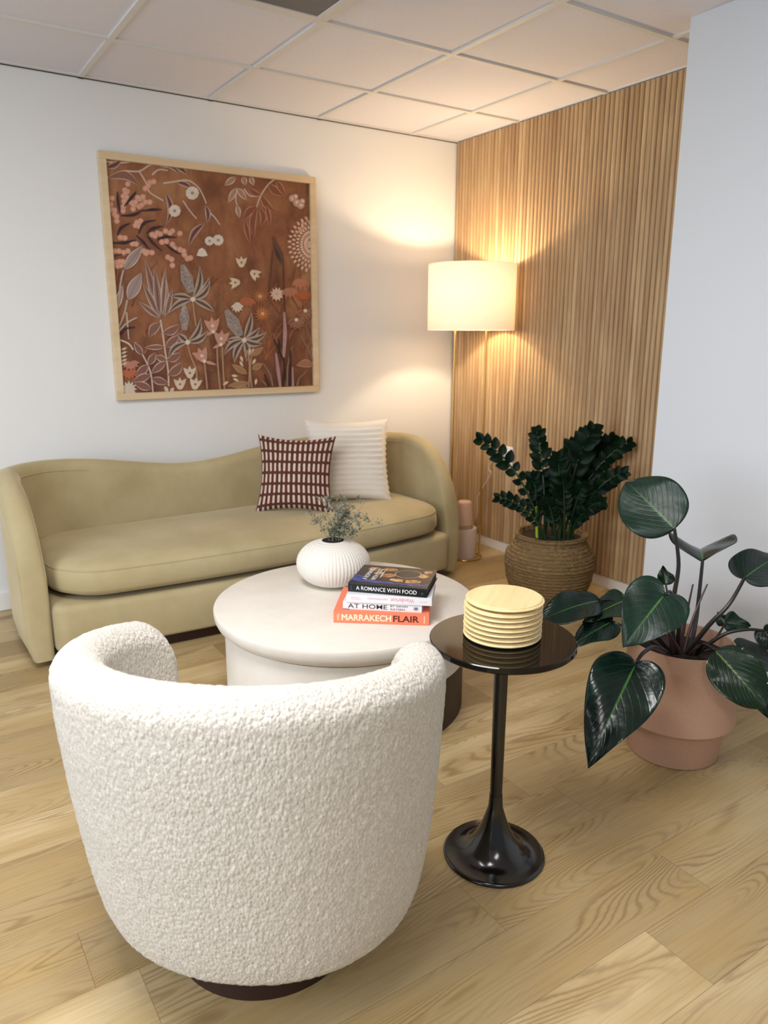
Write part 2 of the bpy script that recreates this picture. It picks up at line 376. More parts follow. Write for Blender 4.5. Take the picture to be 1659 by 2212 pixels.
# ------------------------------------------------------------------ SOFA
def rrect(a, b, r, n=14):
    """rounded rectangle outline, counter-clockwise, half sizes a b"""
    r = max(min(r, a*.999, b*.999), .001); P = []
    for cx, cy, a0 in ((a-r, b-r, 0), (-a+r, b-r, 90), (-a+r, -b+r, 180), (a-r, -b+r, 270)):
        for k in range(n+1):
            t = rad(a0+90*k/n); P.append((cx+r*cos(t), cy+r*sin(t)))
    return P
SX, SY, SRZ = -1.634, -.46, rad(1.9)
sofa = empty('curved_sofa', (SX, SY, 0), SRZ, 'olive green velvet curved sofa against the back wall', 'sofa')
L2 = 1.114; TH = .095
def sofa_path():
    """centre line of the wrap-around shell in sofa coordinates: left arm front -> back -> right arm front"""
    xa = L2-TH/2; yb = .345-TH/2+.0; yf = -.325; r = .30; P = []
    for k in range(22): P.append((-xa, yf+(yb-r-yf)*k/22))
    for k in range(20): a = PI-PI/2*k/20; P.append((-xa+r+r*cos(a), yb-r+r*sin(a)))
    for k in range(60): P.append((-xa+r+(2*xa-2*r)*k/60, yb))
    for k in range(20): a = PI/2-PI/2*k/20; P.append((xa-r+r*cos(a), yb-r+r*sin(a)))
    for k in range(23): P.append((xa, yb-r+(yf-yb+r)*k/22))
    return P
def shell():
    P = sofa_path(); n = len(P); s = [0]
    for i in range(1, n): s.append(s[-1]+math.dist(P[i], P[i-1]))
    Ltot = s[-1]
    # densify the ends so the rounded arm fronts read
    mb = MB(); rows = []
    def sample(d):
        for i in range(n-1):
            if s[i+1] >= d or i == n-2:
                f = (d-s[i])/(s[i+1]-s[i]); a, b = P[i], P[i+1]
                tx, ty = b[0]-a[0], b[1]-a[1]; q = math.hypot(tx, ty)
                return (a[0]+tx*f, a[1]+ty*f), (tx/q, ty/q)
    E_ = .38
    ds = [0, .002, .006, .012, .02, .03, .042, .056, .075, .1, .13, .16, .2, .24, .28, .33]
    ds = ds+[.38+(Ltot-.76)*k/110 for k in range(111)]+[Ltot-d for d in ds[::-1]]
    for d in ds:
        p, tg = sample(d); nx, ny = -tg[1], tg[0]     # path runs clockwise seen from above: left normal points outward
        e = min(d, Ltot-d); x = p[0]/L2
        left = d < Ltot/2
        top = .735 + .018*(1 if left else 0)*min(1, abs(x)) - .085*math.exp(-((p[0]+.12)/.46)**2) if p[1] > .1 else .745
        dip = .082*math.exp(-((p[0]+.17)/.42)**2)
        top = .748-dip*(1 if p[1] > .1 else 0)
        q = min(e/.46, 1.)
        top = .16+(top-.16)*(1-(1-q)**2.6)**(1/2.2)
        th = TH*(1 if e > .02 else .62+.38*math.sqrt(max(0, 1-(1-e/.02)**2)))
        row = []; hr = th/2; zb_ = .03 if p[1] < -.2 else .045
        lean = .0
        for k in range(9): row.append((hr, zb_+(top-hr-zb_)*k/8))
        for k in range(1, 9): a = PI*k/9; row.append((hr*cos(a), top-hr+hr*sin(a)))
        for k in range(9): row.append((-hr, top-hr+(zb_-top+hr)*k/8))
        rr = []
        for o, z in row:
            fl = .035*max(0., (z-.35)/.4)*(1 if p[1] > .1 else .35)      # slight outward rake
            bl = -.03*max(0, 1-z/.16)**2 if o > 0 else 0
            rr.append((p[0]+nx*(o+fl*.6+bl), p[1]+ny*(o+fl*.6+bl), z))
        rows.append(rr)
    ids = mb.grid(rows)
    for i in range(len(ids)-1): mb.face((ids[i][0], ids[i+1][0], ids[i+1][-1], ids[i][-1]))
    mb.cap(ids[0], True); mb.cap(ids[-1])
    o = mb.build('backrest', M_VELVET, sofa, autos=rad(60)); return o, rows
so, srows = shell()
# piping seams that run up each arm front and along its top edges
for fr in (1, -1):
    R_ = srows if fr > 0 else srows[::-1]
    for c0, c1 in ((0, 8), (25, 17)):
        st_ = 1 if c1 > c0 else -1
        pts = [R_[5][c] for c in range(c0, c1, st_)]+[R_[k][c1] for k in range(5, 40)]
        mb = MB(); mb.tube(pts, .0028, 6); mb.build('piping', M_VELVET, so)
# seat base
def slab(a, b, r, prof, bow=0., cx=0., cy=0., nn=14, parent=None, name='', mat=None, crown=0., wr=0.):
    """rounded slab: prof = list of (inset, z); bow pushes the front edge outwards in the middle"""
    mb = MB(); rows = []
    def pt(x, y, z):
        yy = y - (bow*(1-(x/a)**2) if y < 0 else 0)*min(1, -y/b*1.2) if y < 0 else y
        return (cx+x, cy+yy, z)
    for ins, z in prof:
        rows.append([pt(x, y, z) for x, y in rrect2(a-ins, b-ins, max(r-ins, .004), nn)])
    ids = mb.grid(rows, cu=True)
    return mb, ids
def rrect2(a, b, r, n):
    P = rrect(a, b, r, n); out = []
    for i in range(len(P)):                      # subdivide the long straight runs
        p, q = P[i], P[(i+1) % len(P)]; out.append(p); L = math.dist(p, q)
        if L > .08 :
            m_ = 24 if (i % (n+1)) == n and abs(q[0]-p[0]) > abs(q[1]-p[1]) else 8
            for k in range(1, m_): out.append((p[0]+(q[0]-p[0])*k/m_, p[1]+(q[1]-p[1])*k/m_))
    return out
# keep equal counts: rrect2 always subdivides runs 24 / 8 because all runs stay long
pr_ = [(.02, .058), (.004, .064), (0, .075), (0, .228), (.004, .243), (.012, .252), (.03, .256), (.2, .256)]
mb, ids = slab(L2-TH-.006, .335, .05, pr_, .085, 0, -.03); mb.cap(ids[0], True); mb.cap(ids[-1]); mb.build('seat_base', M_VELVET, sofa, autos=rad(50))
cu = [(.09, .268), (.045, .276), (.012, .290), (0, .31), (.0, .35), (.004, .375), (.018, .396), (.045, .41), (.09, .420), (.15, .427), (.22, .431), (.29, .432)]
mb, ids = slab(L2-TH-.018, .335, .21, cu, .085, 0, -.045)
mb.cap(ids[0], True); mb.cap(ids[-1]); cush = mb.build('seat_cushion', M_VELVET, sofa, autos=rad(60))
mb, ids = slab(L2-TH-.018, .335, .21, [(.001, .383), (.008, .390)], .085, 0, -.045)
mb = MB(); mb.tube([mb_ for mb_ in [Vector(p) for p in [(x, y-(.085*(1-(x/(L2-TH-.018))**2)*min(1, -y/.335*1.2) if y < 0 else 0)-.045, .386) for x, y in rrect2(L2-TH-.028, .325, .2, 14)]]], .003, 5); mb.build('piping', M_VELVET, cush)
mb, ids = slab(L2-.11, .315, .06, [(0, 0), (0, .062)], .075, 0, .0); mb.cap(ids[0], True); mb.cap(ids[-1]); mb.build('plinth', M_PLINTH, sofa)

# ------------------------------------------------------------------ throw pillows
def pillow(name, label, S, Tk, loc, facing, lean, roll, mat, ribs=0, puff=1.0, pinch=.10):
    r = empty(name, loc, 0, label, 'pillow', None)
    n = 44; mb = MB()
    M_ = Matrix.Rotation(facing, 4, 'Z') @ Matrix.Rotation(lean, 4, 'X') @ Matrix.Rotation(roll, 4, 'Y')
    for sd in (-1, 1):
        rows, at = [], []
        for i in range(n+1):
            v = -1+2*i/n; row, ar = [], []
            for j in range(n+1):
                u = -1+2*j/n
                px = u*S/2*(1-pinch*(1-abs(u)**1.0)*0 - pinch*(1-v*v)*abs(u)**.6*.9)
                pz = v*S/2*(1-pinch*(1-u*u)*abs(v)**.6*.9)
                h = Tk*(max(0, (1-u*u))*max(0, (1-v*v)))**.42*puff
                if ribs: h += .010*abs(sin(v*ribs*PI/2))*min(1, (1-abs(u))*6)*min(1, (1-abs(v))*6) + .0022*noise.noise((u*3, v*8, 3))
                else: h += .004*noise.noise((u*2.2, v*2.2, sd*3))*min(1, (1-abs(u))*4)
                if ribs: px += .004*cos(v*ribs*PI)*(abs(u)**6)
                row.append(M_ @ Vector((px, sd*h, pz+S/2*.93))); ar.append((u, v, sd))
            rows.append(row if sd < 0 else row[::-1]); at.append(ar if sd < 0 else ar[::-1])
        mb.grid(rows, attrs=at)
    mb.build('pillow_cover', mat, r, True, 'uvp', autos=rad(80))
    return r
t = NT('dash_print'); a = t.n('ShaderNodeAttribute', attribute_name='uvp'); s = t.n('ShaderNodeSeparateXYZ', {0: a.outputs['Vector']})
nzw = t.noise(t.co(), 25, 2)
fu = t.math('FRACT', t.math('MULTIPLY_ADD', s.outputs[0], 7.5, t.math('MULTIPLY_ADD', nzw, .22, 10.4)))
fv = t.math('FRACT', t.math('MULTIPLY_ADD', s.outputs[1], 3.45, 10.0))
du = t.math('ABSOLUTE', t.math('SUBTRACT', fu, .5)); dv = t.math('ABSOLUTE', t.math('SUBTRACT', fv, .5))
ms = t.math('MULTIPLY', t.math('LESS_THAN', du, .215), t.math('LESS_THAN', t.math('MULTIPLY_ADD', t.math('MULTIPLY', du, du), 1.2, dv), .385))
frontm = t.math('LESS_THAN', s.outputs[2], .0)
t.set(Base_Color=t.mix(ms, t.ramp(t.noise(t.co(), 60, 2), [(.3, '#4a2118'), (.7, '#5a2c20')]).outputs[0], '#d3bfae'), Roughness=.9); t.bump(t.noise(t.co(), 500, 2), .15, .002); M_DASH = t.m
t = NT('cream_rib'); t.set(Base_Color=C('#e5dccf'), Roughness=.9); t.bump(t.noise(t.co(), 260, 3), .15, .003); M_CREAM = t.m
pillow('throw_pillow', 'cream pillow with raised horizontal ribs leaning on the sofa back', .455, .07, (-1.05, -.46, .435), rad(-24), rad(-15), rad(0), M_CREAM, 15, pinch=.10)
pillow('throw_pillow', 'dark brown square pillow printed with rows of cream dashes on the sofa', .40, .066, (-1.42, -.535, .435), rad(-34), rad(-17), rad(1), M_DASH, 0, pinch=.15)

# ------------------------------------------------------------------ COFFEE TABLE
CT = Vector((-1.785, -1.67, 0)); TZ = .38
ct = empty('coffee_table', CT, 0, 'round off-white plaster coffee table on a thick drum base', 'coffee table')
mb = MB(); R_ = .468
mb.lathe([(0, .31), (.40, .31), (.425, .312), (.446, .320), (.459, .333), (.466, .348), (R_, .364), (R_, .374), (R_-.002, .378), (R_-.006, TZ), (0, TZ)], 128)
mb.build('table_top', M_PLASTER, ct, autos=rad(30))
mb = MB(); seg = 128; rows = []
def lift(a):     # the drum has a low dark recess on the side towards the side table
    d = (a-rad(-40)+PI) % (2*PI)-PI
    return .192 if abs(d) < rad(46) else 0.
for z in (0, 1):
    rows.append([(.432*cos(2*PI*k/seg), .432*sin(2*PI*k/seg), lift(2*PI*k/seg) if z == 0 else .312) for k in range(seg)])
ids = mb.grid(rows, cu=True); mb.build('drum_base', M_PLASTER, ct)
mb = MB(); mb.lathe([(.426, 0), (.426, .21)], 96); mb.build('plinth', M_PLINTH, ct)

# ------------------------------------------------------------------ VASE + sprigs
VC = Vector((-1.738, -1.497, TZ))
vase = empty('ribbed_vase', VC, 0, 'squat round white ribbed vase on the coffee table', 'vase')
prof = []; NP = 46; Hv = .172; Rv = .138
for i in range(NP+1):
    t_ = i/NP; a = -PI/2*.80+(PI/2*.80+PI/2*.84)*t_
    prof.append((Rv*cos(a)**.85 if cos(a) > 0 else 0, 0)); 
zs = []
for i in range(NP+1):
    a = -PI/2*.80+(PI/2*.80+PI/2*.84)*(i/NP); zs.append(sin(a))
zmin, zmax = zs[0], zs[-1]
prof = [(prof[i][0], (zs[i]-zmin)/(zmax-zmin)*Hv) for i in range(NP+1)]
mb = MB(); ribs = 62
gro = lambda th, i: 1+.016*abs(cos(th*ribs/2))*min(1, (i+2)/8)*min(1, (NP+2-i)/8) - (.006 if i % 2 else 0)
rim = prof[-1][0]
ids = mb.lathe([(0, 0)]+prof, ribs*8, mod=lambda th, i: gro(th, i))
mb.f.pop(); mb.mi.pop()          # open mouth
mb.build('vase_body', M_VASE, vase, autos=rad(80))
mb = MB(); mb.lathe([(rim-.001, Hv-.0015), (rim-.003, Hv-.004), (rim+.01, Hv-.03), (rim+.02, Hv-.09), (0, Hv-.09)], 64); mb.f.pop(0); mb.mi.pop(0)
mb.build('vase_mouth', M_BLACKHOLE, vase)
bunch = empty('dried_flowers', VC+Vector((0, 0, Hv)), 0, 'bunch of thin grey-green dried sprigs standing in the ribbed vase', 'dried flowers')
rs = random.Random(11)
tips = [(-.052, -.03, .10), (-.03, .03, .145), (.0, 0., .115), (.018, -.02, .165), (.05, .01, .14), (.066, -.03, .11), (.082, .02, .15), (.035, .04, .12), (.095, -.02, .085), (.012, .05, .10)]
def toscene(dx, dy): return rgt*dx + Vector((fwd.x, fwd.y, 0)).normalized()*dy
for (dx, dy, dz) in tips:
    mb = MB(); b0 = toscene(rs.uniform(-.02, .025), rs.uniform(-.02, .02))+Vector((0, 0, -.06))
    tp = toscene(dx*1.35+.008, dy)+Vector((0, 0, dz*.92))
    st = bez(b0, b0+Vector((0, 0, .05)), b0.lerp(tp, .5)+Vector((0, 0, .015)), tp, 8)
    mb.tube(st, [.0013-.0006*i/8 for i in range(9)], 5)
    for q in range(9):
        a0 = st[rs.choice((4, 5, 6, 7, 8))]; d = toscene(rs.uniform(-1, 1), rs.uniform(-1, 1))*.045+Vector((0, 0, rs.uniform(.0, .035)))
        e0 = a0+d; mb.tube([a0, a0.lerp(e0, .5)+Vector((0, 0, .004)), e0], .0007, 4)
        for w in range(13):
            c0 = a0.lerp(e0, rs.uniform(.35, 1.1))+Vector((rs.uniform(-1, 1), rs.uniform(-1, 1), rs.uniform(-1, 1)))*.010
            dr = Vector((rs.uniform(-1, 1), rs.uniform(-1, 1), rs.uniform(-.2, 1))).normalized(); sd = dr.orthogonal().normalized()
            l_, w_ = rs.uniform(.008, .014), rs.uniform(.003, .0052)
            i0 = [mb.vert(p) for p in (c0, c0+dr*l_*.5+sd*w_, c0+dr*l_, c0+dr*l_*.5-sd*w_)]; mb.face(i0)
    mb.build('sprig', M_DRY, bunch)

# ------------------------------------------------------------------ BOOKS
def pmat(name, c, r=.45): return plain(name, c, r)
M_CORAL = pmat('coral_cover', '#f5825f', .5); M_WHITEB = pmat('white_cover', '#e6e6ea', .4); M_BLACKB = pmat('black_cover', '#0d1016', .35)
M_PAGES = pmat('pages', '#e4ddd0', .8); M_PAGESO = pmat('pages_coral', '#c4552f', .8); M_PAGESD = pmat('pages_dark', '#2b2b30', .6)
def book(label, pL, pR, zb_, th, dep, mc, mp, over=0.):
    A = onz(*pL, zb_); B = onz(*pR, zb_); w = (B-A).length; ang = math.atan2((B-A).y, (B-A).x)
    r = empty('book', A, ang, label, 'book', 'books stacked on the coffee table')
    ct_ = .0028
    mb = MB(); mb.box(0, w, 0, dep, 0, ct_); mb.box(0, w, 0, dep, th-ct_, th); mb.box(0, w, 0, ct_, ct_, th-ct_)
    cvr = mb.build('cover', mc, r, False, bevel=.0008)
    mb = MB(); mb.box(.004, w-.004, ct_, dep-.005, ct_, th-ct_); mb.build('pages', mp, r, False)
    sp = Matrix.Translation((0, -.0004, 0)) @ Matrix.Rotation(PI/2, 4, 'X')       # x right, y up on the spine
    return cvr, w, sp
def TR(x, y): return Matrix.Translation((x, y, 0))
r, w, sp = book('thick coral book with cream and maroon spine lettering, bottom of the stack', (720.5, 1345), (927, 1352), TZ, .041, .245, M_CORAL, M_PAGESO)
MC = pmat('ink_cream', '#fbe3c4'); MRD = pmat('ink_maroon', '#5e1414'); MBK = pmat('ink_black', '#17171b'); MPK = pmat('ink_pink', '#e79aa8'); MWH = pmat('ink_white', '#f2f2f2'); MGR = pmat('ink_grey', '#55575f')
text('MARRAKECH', 'spine_title', r, MC, w*.52, .022, sp @ TR(w*.085, .010), .022)
text('FLAIR', 'spine_title', r, MRD, w*.27, .022, sp @ TR(w*.625, .010), .022)
for q in ((w*.04, w*.046, -.0007, 0, .010, .030), (w*.055, w*.059, -.0007, 0, .008, .033), (w*.945, w*.953, -.0007, 0, .008, .033)): mb = MB(); mb.box(*q); mb.build('spine_mark', MC, r, False)
r, w, sp = book('slim white book with large black spine capitals, lying on the coral book', (740.7, 1315.5), (911.3, 1324.2), TZ+.041, .027, .225, M_WHITEB, M_PAGESD)
text('AT HOME', 'spine_title', r, MBK, w*.50, .0150, sp @ TR(w*.065, .006), .002)
text('BY GAVIN', 'spine_author', r, MBK, w*.215, .0062, sp @ TR(w*.605, .0155), .001)
text('KAYSEN', 'spine_author', r, MBK, w*.180, .0062, sp @ TR(w*.605, .0050), .001)
mb = MB()
for k in range(7): a = k*PI/7; mb.tube([Vector((w*.925+.009*cos(a), -.0007, .0135+.008*sin(a))), Vector((w*.925-.009*cos(a), -.0007, .0135-.008*sin(a)))], .0004, 4)
mb.build('spine_emblem', MGR, r, False)
mb = MB(); mb.box(0, w*.085, -.0006, 0, .0, .0018); mb.build('spine_mark', MBK, r, False)
r, w, sp = book('white book with upside down pink spine lettering, just below the black book', (748.3, 1300.5), (932.8, 1309.5), TZ+.068, .027, .21, M_WHITEB, M_PAGESD)
UP = Matrix.Rotation(PI, 4, 'Z')
text('Wanderlust', 'spine_title', r, MPK, w*.275, .014, sp @ TR(w*.795, .0215) @ UP, .002)
text('MEDITERRANEAN', 'spine_subtitle', r, MPK, w*.235, .005, sp @ TR(w*.485, .0185) @ UP, 0)
for q in [(w*.05, w*(.185-.02*k), -.0006, 0, .011+.004*k, .0118+.004*k) for k in range(3)]+[(w*.86, w*.94, -.0006, 0, .012, .013)]: mb = MB(); mb.box(*q); mb.build('spine_mark', MPK, r, False)
ROM = book('black cookbook with bread rolls on its cover, topmost of the stack', (751.8, 1277.6), (921.7, 1292), TZ+.095, .031, .208, M_BLACKB, M_PAGESD)
r, w, sp = ROM; th = .031; dep = .208
text('A ROMANCE WITH FOOD', 'spine_title', r, MWH, w*.77, .0135, sp @ TR(w*.105, .009), .004)
for q in [(w*(.03+.015*(k % 2)), w*(.036+.015*(k % 2)), -.0006, 0, .008+.008*(k//2), .013+.008*(k//2)) for k in range(4)]+[(w*.93, w*.955, -.0006, 0, .011, .013), (w*.93, w*.955, -.0006, 0, .015, .0165)]: mb = MB(); mb.box(*q); mb.build('spine_mark', MGR, r, False)
# cover picture: rolls and a bowl on dark wood, printed flat on the front board
t = NT('cover_print'); n1 = t.noise(t.co(), 30, 4, .6)
t.set(Base_Color=t.ramp(n1, [(.35, '#100a09'), (.75, '#3a1f17')]), Roughness=.35); M_COVER = t.m
t = NT('cover_blue'); n1 = t.noise(t.co((40, 160, 1)), 1, 3); t.set(Base_Color=t.ramp(n1, [(.4, '#0f1226'), (.62, '#3f57b8'), (.75, '#7d8fe0')]), Roughness=.35); M_COVBLUE = t.m
t = NT('cover_bread'); n1 = t.noise(t.co(), 55, 4, .6); t.set(Base_Color=t.ramp(n1, [(.3, '#5e3317'), (.5, '#a8763f'), (.72, '#e3c493')]), Roughness=.35); M_BREAD = t.m
M_BOWLR = plain('cover_bowl_rim', '#c9a982', .35); 
t = NT('cover_seeds'); n1 = t.noise(t.co(), 220, 3, .7); t.set(Base_Color=t.ramp(n1, [(.5, '#14120f'), (.72, '#4a4a40'), (.8, '#aaa890')]), Roughness=.35); M_SEED = t.m
mb = MB(); zl = th+.0002
def poly(P, z, mi): mb.face([mb.vert((x, y, z)) for x, y in P], mi)
poly([(.002, .03), (w-.002, .03), (w-.002, dep-.002), (.002, dep-.002)], zl, 0)
poly([(.002, .024), (w-.05, .018), (w-.002, .030), (w-.002, .040), (w*.6, .034), (w*.2, .048), (.03, .085), (.002, .09)], zl+.0001, 1)
def ell(cx, cy, a, b, rot, z, mi, n=28): poly([(cx+a*cos(k*2*PI/n)*cos(rot)-b*sin(k*2*PI/n)*sin(rot), cy+a*cos(k*2*PI/n)*sin(rot)+b*sin(k*2*PI/n)*cos(rot)) for k in range(n)], z, mi)
for (cx, cy, a, b, ro) in ((.155, .062, .028, .016, -.2), (.112, .105, .026, .020, .3), (.105, .172, .026, .018, 0), (.205, .060, .030, .018, .1), (.232, .125, .018, .022, .3), (.050, .165, .022, .018, .4), (.240, .170, .014, .016, 0), (.075, .125, .018, .014, .2)):
    ell(cx, cy, a, b, ro, zl+.0002, 2)
ell(.176, .135, .046, .044, 0, zl+.0003, 3); ell(.176, .135, .0435, .0415, 0, zl+.0004, 4)
mb.build('cover_picture', [M_COVER, M_COVBLUE, M_BREAD, M_BOWLR, M_SEED], r, False)
cv = Matrix.Translation((0, 0, zl+.0006)) @ Matrix.Translation((.052, .045, 0)) @ Matrix.Rotation(PI/2, 4, 'Z')
text('A ROMANCE', 'cover_title', r, MWH, .135, .017, cv, .006, 0)
text('WITH FOOD', 'cover_title', r, MWH, .125, .017, cv @ TR(0, -.030), .006, 0)
mb = MB(); mb.box(.090, .092, .075, .150, zl+.0005, zl+.0007); mb.build('cover_rule', MWH, r, False)

# ------------------------------------------------------------------ SIDE TABLE + coasters
ST = Vector((-1.911, -2.636, 0)); SZ = .60
st = empty('side_table', ST, 0, 'small round black marble pedestal side table beside the boucle chair', 'side table')
mb = MB(); R_ = .176
mb.lathe([(0, SZ-.016), (R_-.003, SZ-.016), (R_, SZ-.013), (R_, SZ-.002), (R_-.002, SZ), (0, SZ)], 128); mb.build('table_top', M_MARBLE, st, autos=rad(30))
mb = MB(); mb.lathe([(.014, .05), (.0155, .16), (.0165, .35), (.0175, .56), (.021, .575), (.045, .583), (.045, SZ-.0165)], 48); mb.build('pole', M_BLACKMETAL, st)
mb = MB(); pf = [(.128, 0), (.130, .003), (.130, .006), (.127, .010)]
for k in range(1, 25):
    t_ = k/24; rr_ = .127-(.127-.0185)*t_; z = .010+.12*(t_**3.3)+.010*t_; pf.append((rr_, z))
pf.append((.0165, .175)); mb.lathe(pf, 96); mb.build('trumpet_base', M_BLACKMETAL, st, autos=rad(60))
CC = Vector((-1.900, -2.622, 0)); rs = random.Random(4)
ordn = ['topmost', 'second from the top', 'third from the top', 'fourth from the top', 'fifth from the top', 'sixth from the top', 'second from the bottom', 'lowest']
pitch = .0122; first = None
for k in range(8):
    z = SZ+.0004+(7-k)*(pitch)
    if first is None:
        mb = MB(); RC = .0945
        mb.lathe([(0, 0), (RC-.014, 0), (RC-.010, .0012), (RC-.0012, .0036), (RC, .0060), (RC-.0015, .0082), (RC-.0045, .0092), (RC-.0058, .0094), (RC-.0058, .0110), (RC-.0066, .0118), (0, .0118)], 96)
        first = mb.build('wooden_coaster', M_LIGHTWOOD, None, autos=rad(28)); o = first
    else:
        o = first.copy(); COL.objects.link(o)
    j = (0, 0) if k else (.0035, -.0005)
    o.location = (CC.x+j[0]+rs.uniform(-.0007, .0007), CC.y+j[1]+rs.uniform(-.0007, .0007), z+(.0012 if k == 0 else 0)); o.rotation_euler = (0, rad(.5) if k == 0 else 0, .62+(rs.uniform(0, 6) if k else 0))
    what = 'topmost round pale wood coaster, its flat face fully visible' if k == 0 else ('lowest round pale wood coaster, touching the black table top' if k == 7 else 'round pale wood coaster, %s of the stack' % ordn[k])
    tag(o, what, 'coaster', 'round wooden coasters stacked on the side table')

# ------------------------------------------------------------------ BOUCLE CHAIR
CH = Vector((-2.507, -2.541, 0)); AZ = rad(43)
ch = empty('swivel_chair', CH, -AZ, 'white boucle barrel chair seen from behind in the foreground', 'armchair')
def fuzz(mb, amp=.0016, sc=105.):
    import array
    n_ = [Vector((0, 0, 0)) for _ in mb.v]
    V = [Vector(p) for p in mb.v]
    for f in mb.f:
        nn = (V[f[1]]-V[f[0]]).cross(V[f[2]]-V[f[0]])
        for i in f: n_[i] += nn
    for i, p in enumerate(V):
        if n_[i].length > 0:
            h = noise.noise((p.x*sc, p.y*sc, p.z*sc*.7))+.6*noise.noise((p.x*sc*2.1, p.y*sc*2.1, p.z*sc*1.6))
            mb.v[i] = tuple(p+n_[i].normalized()*h*amp)
def lerp_tab(tab, x):
    for (x0, y0), (x1, y1) in zip(tab, tab[1:]):
        if x <= x1:
            f = (x-x0)/(x1-x0); f = max(0, f); return y0+(y1-y0)*f
    return tab[-1][1]
RO = [(.090, .235), (.092, .262), (.098, .290), (.112, .315), (.135, .334), (.18, .349), (.24, .360), (.3, .368), (.45, .383), (.6, .392), (.8, .397)]
PHI = rad(124); TC = .10
def chair_shell():
    mb = MB(); rows = []; NA = 300
    arc = PHI*.39
    us = []
    for k in range(18): us.append(-1+.09*(k/18)**1.5)
    for k in range(NA+1): us.append(-.91+1.82*k/NA)
    us += [-u for u in us[:18][::-1]]
    for u in us:
        ph = u*PHI; e = (1-abs(u))*arc
        top = .760-.113*(abs(u)**1.8)
        q = min(e/.11, 1); top = .50+(top-.50)*(1-(1-q)**2.3)**(1/2.3)
        tc = TC*(1 if e > .05 else .08+.92*math.sqrt(max(0, 1-(1-e/.05)**2)))
        hr = tc/2; row = []
        zs_ = [.090, .0905, .092, .095, .098, .104, .112]+[.12+(top-hr*1.0-.12)*k/66 for k in range(67)]
        mid = lambda z: lerp_tab(RO, z)-TC/2
        for z in zs_: row.append((mid(z)+hr, z))
        tp_ = lambda z: .054*max(0, 1-z/.66)**1.2
        zt = top-hr; mt = mid(zt)
        for k in range(1, 22): a = PI*k/22; row.append((mt+hr*cos(a), zt+hr*sin(a)))
        zi = .30
        for k in range(0, 36): z = zt+(zi-zt)*k/35; row.append((mid(zt)-hr*(1)+(.0), z))
        rows.append([((r_-tp_(z)*max(0, cos(ph))**2)*sin(ph), -(r_-tp_(z)*max(0, cos(ph))**2)*cos(ph), z) for r_, z in row])
    ids = mb.grid(rows)
    mb.cap(ids[0]); mb.cap(ids[-1], True)
    fuzz(mb); mb.build('backrest', M_BOUCLE, ch, autos=rad(80))
chair_shell()
mb = MB(); pf = [(.0, .09), (.20, .09), (.215, .091), (.23, .098), (.24, .112), (.252, .15), (.272, .22), (.285, .29), (.283, .312), (.275, .325), (.26, .33), (0, .33)]
def dens(pf, st=.008):
    o = [pf[0]]
    for a, b in zip(pf, pf[1:]):
        n_ = max(1, int(math.dist(a, b)/st))
        for k in range(1, n_+1): o.append((a[0]+(b[0]-a[0])*k/n_, a[1]+(b[1]-a[1])*k/n_))
    return o
mb.lathe(dens(pf, .012), 160); fuzz(mb); mb.build('seat_base', M_BOUCLE, ch, autos=rad(80))
mb = MB(); mb.lathe(dens([(0, .332), (.24, .332), (.262, .34), (.27, .36), (.27, .40), (.262, .425), (.24, .44), (.2, .448), (0, .455)], .012), 160, (0, .045, 0)); fuzz(mb); mb.build('seat_cushion', M_BOUCLE, ch, autos=rad(80))
mb = MB(); mb.lathe([(.200, 0), (.200, .0905)], 72); mb.build('swivel_base', M_PLINTH, ch)

# ------------------------------------------------------------------ FLOOR LAMP
LP = Vector((-.283, -.513, 0))
lamp = empty('floor_lamp', LP, 0, 'brass floor lamp with a lit white drum shade in the corner', 'lamp')
ZS0, ZS1, RS = 1.330, 1.682, .243
mb = MB(); rows = []
for r_, z in ((RS-.0015, ZS0), (RS, ZS0), (RS, ZS1), (RS-.0015, ZS1)): rows.append([(r_*cos(2*PI*k/96), r_*sin(2*PI*k/96), z) for k in range(96)])
mb.grid(rows, cu=True); mb.grid([rows[3], rows[0]], cu=True); mb.build('lamp_shade', M_SHADE, lamp)
prt = [(rgt.x*.088*sg, rgt.y*.088*sg) for sg in (-1, 1)]
mb = MB()
for x, y in prt: mb.tube([(0, 0, 1.40), (x, y, 1.40)], .003, 6)
mb.lathe([(.02, 1.392), (.02, 1.408)], 20); mb.build('shade_spider', M_BRASS, lamp)
for x, y in prt:
    mb = MB(); mb.tube([(x, y, .006), (x, y, .5), (x, y, 1.405)], .0062, 12); mb.build('pole', M_BRASS, lamp)
mb = MB(); mb.tube([(.100*cos(k*2*PI/64), .100*sin(k*2*PI/64), .0055) for k in range(65)], .0052, 8, False); mb.build('base_ring', M_BRASS, lamp)
mb = MB(); mb.lathe([(.017, 1.41), (.018, 1.46), (.013, 1.47)], 20); mb.build('bulb_socket', M_BRASS, lamp)
mb = MB(); mb.lathe([(.008, 1.47), (.018, 1.49), (.030, 1.52), (.033, 1.545), (.028, 1.57), (.014, 1.588), (0, 1.592)], 24); mb.build('light_bulb', M_BULB, lamp)

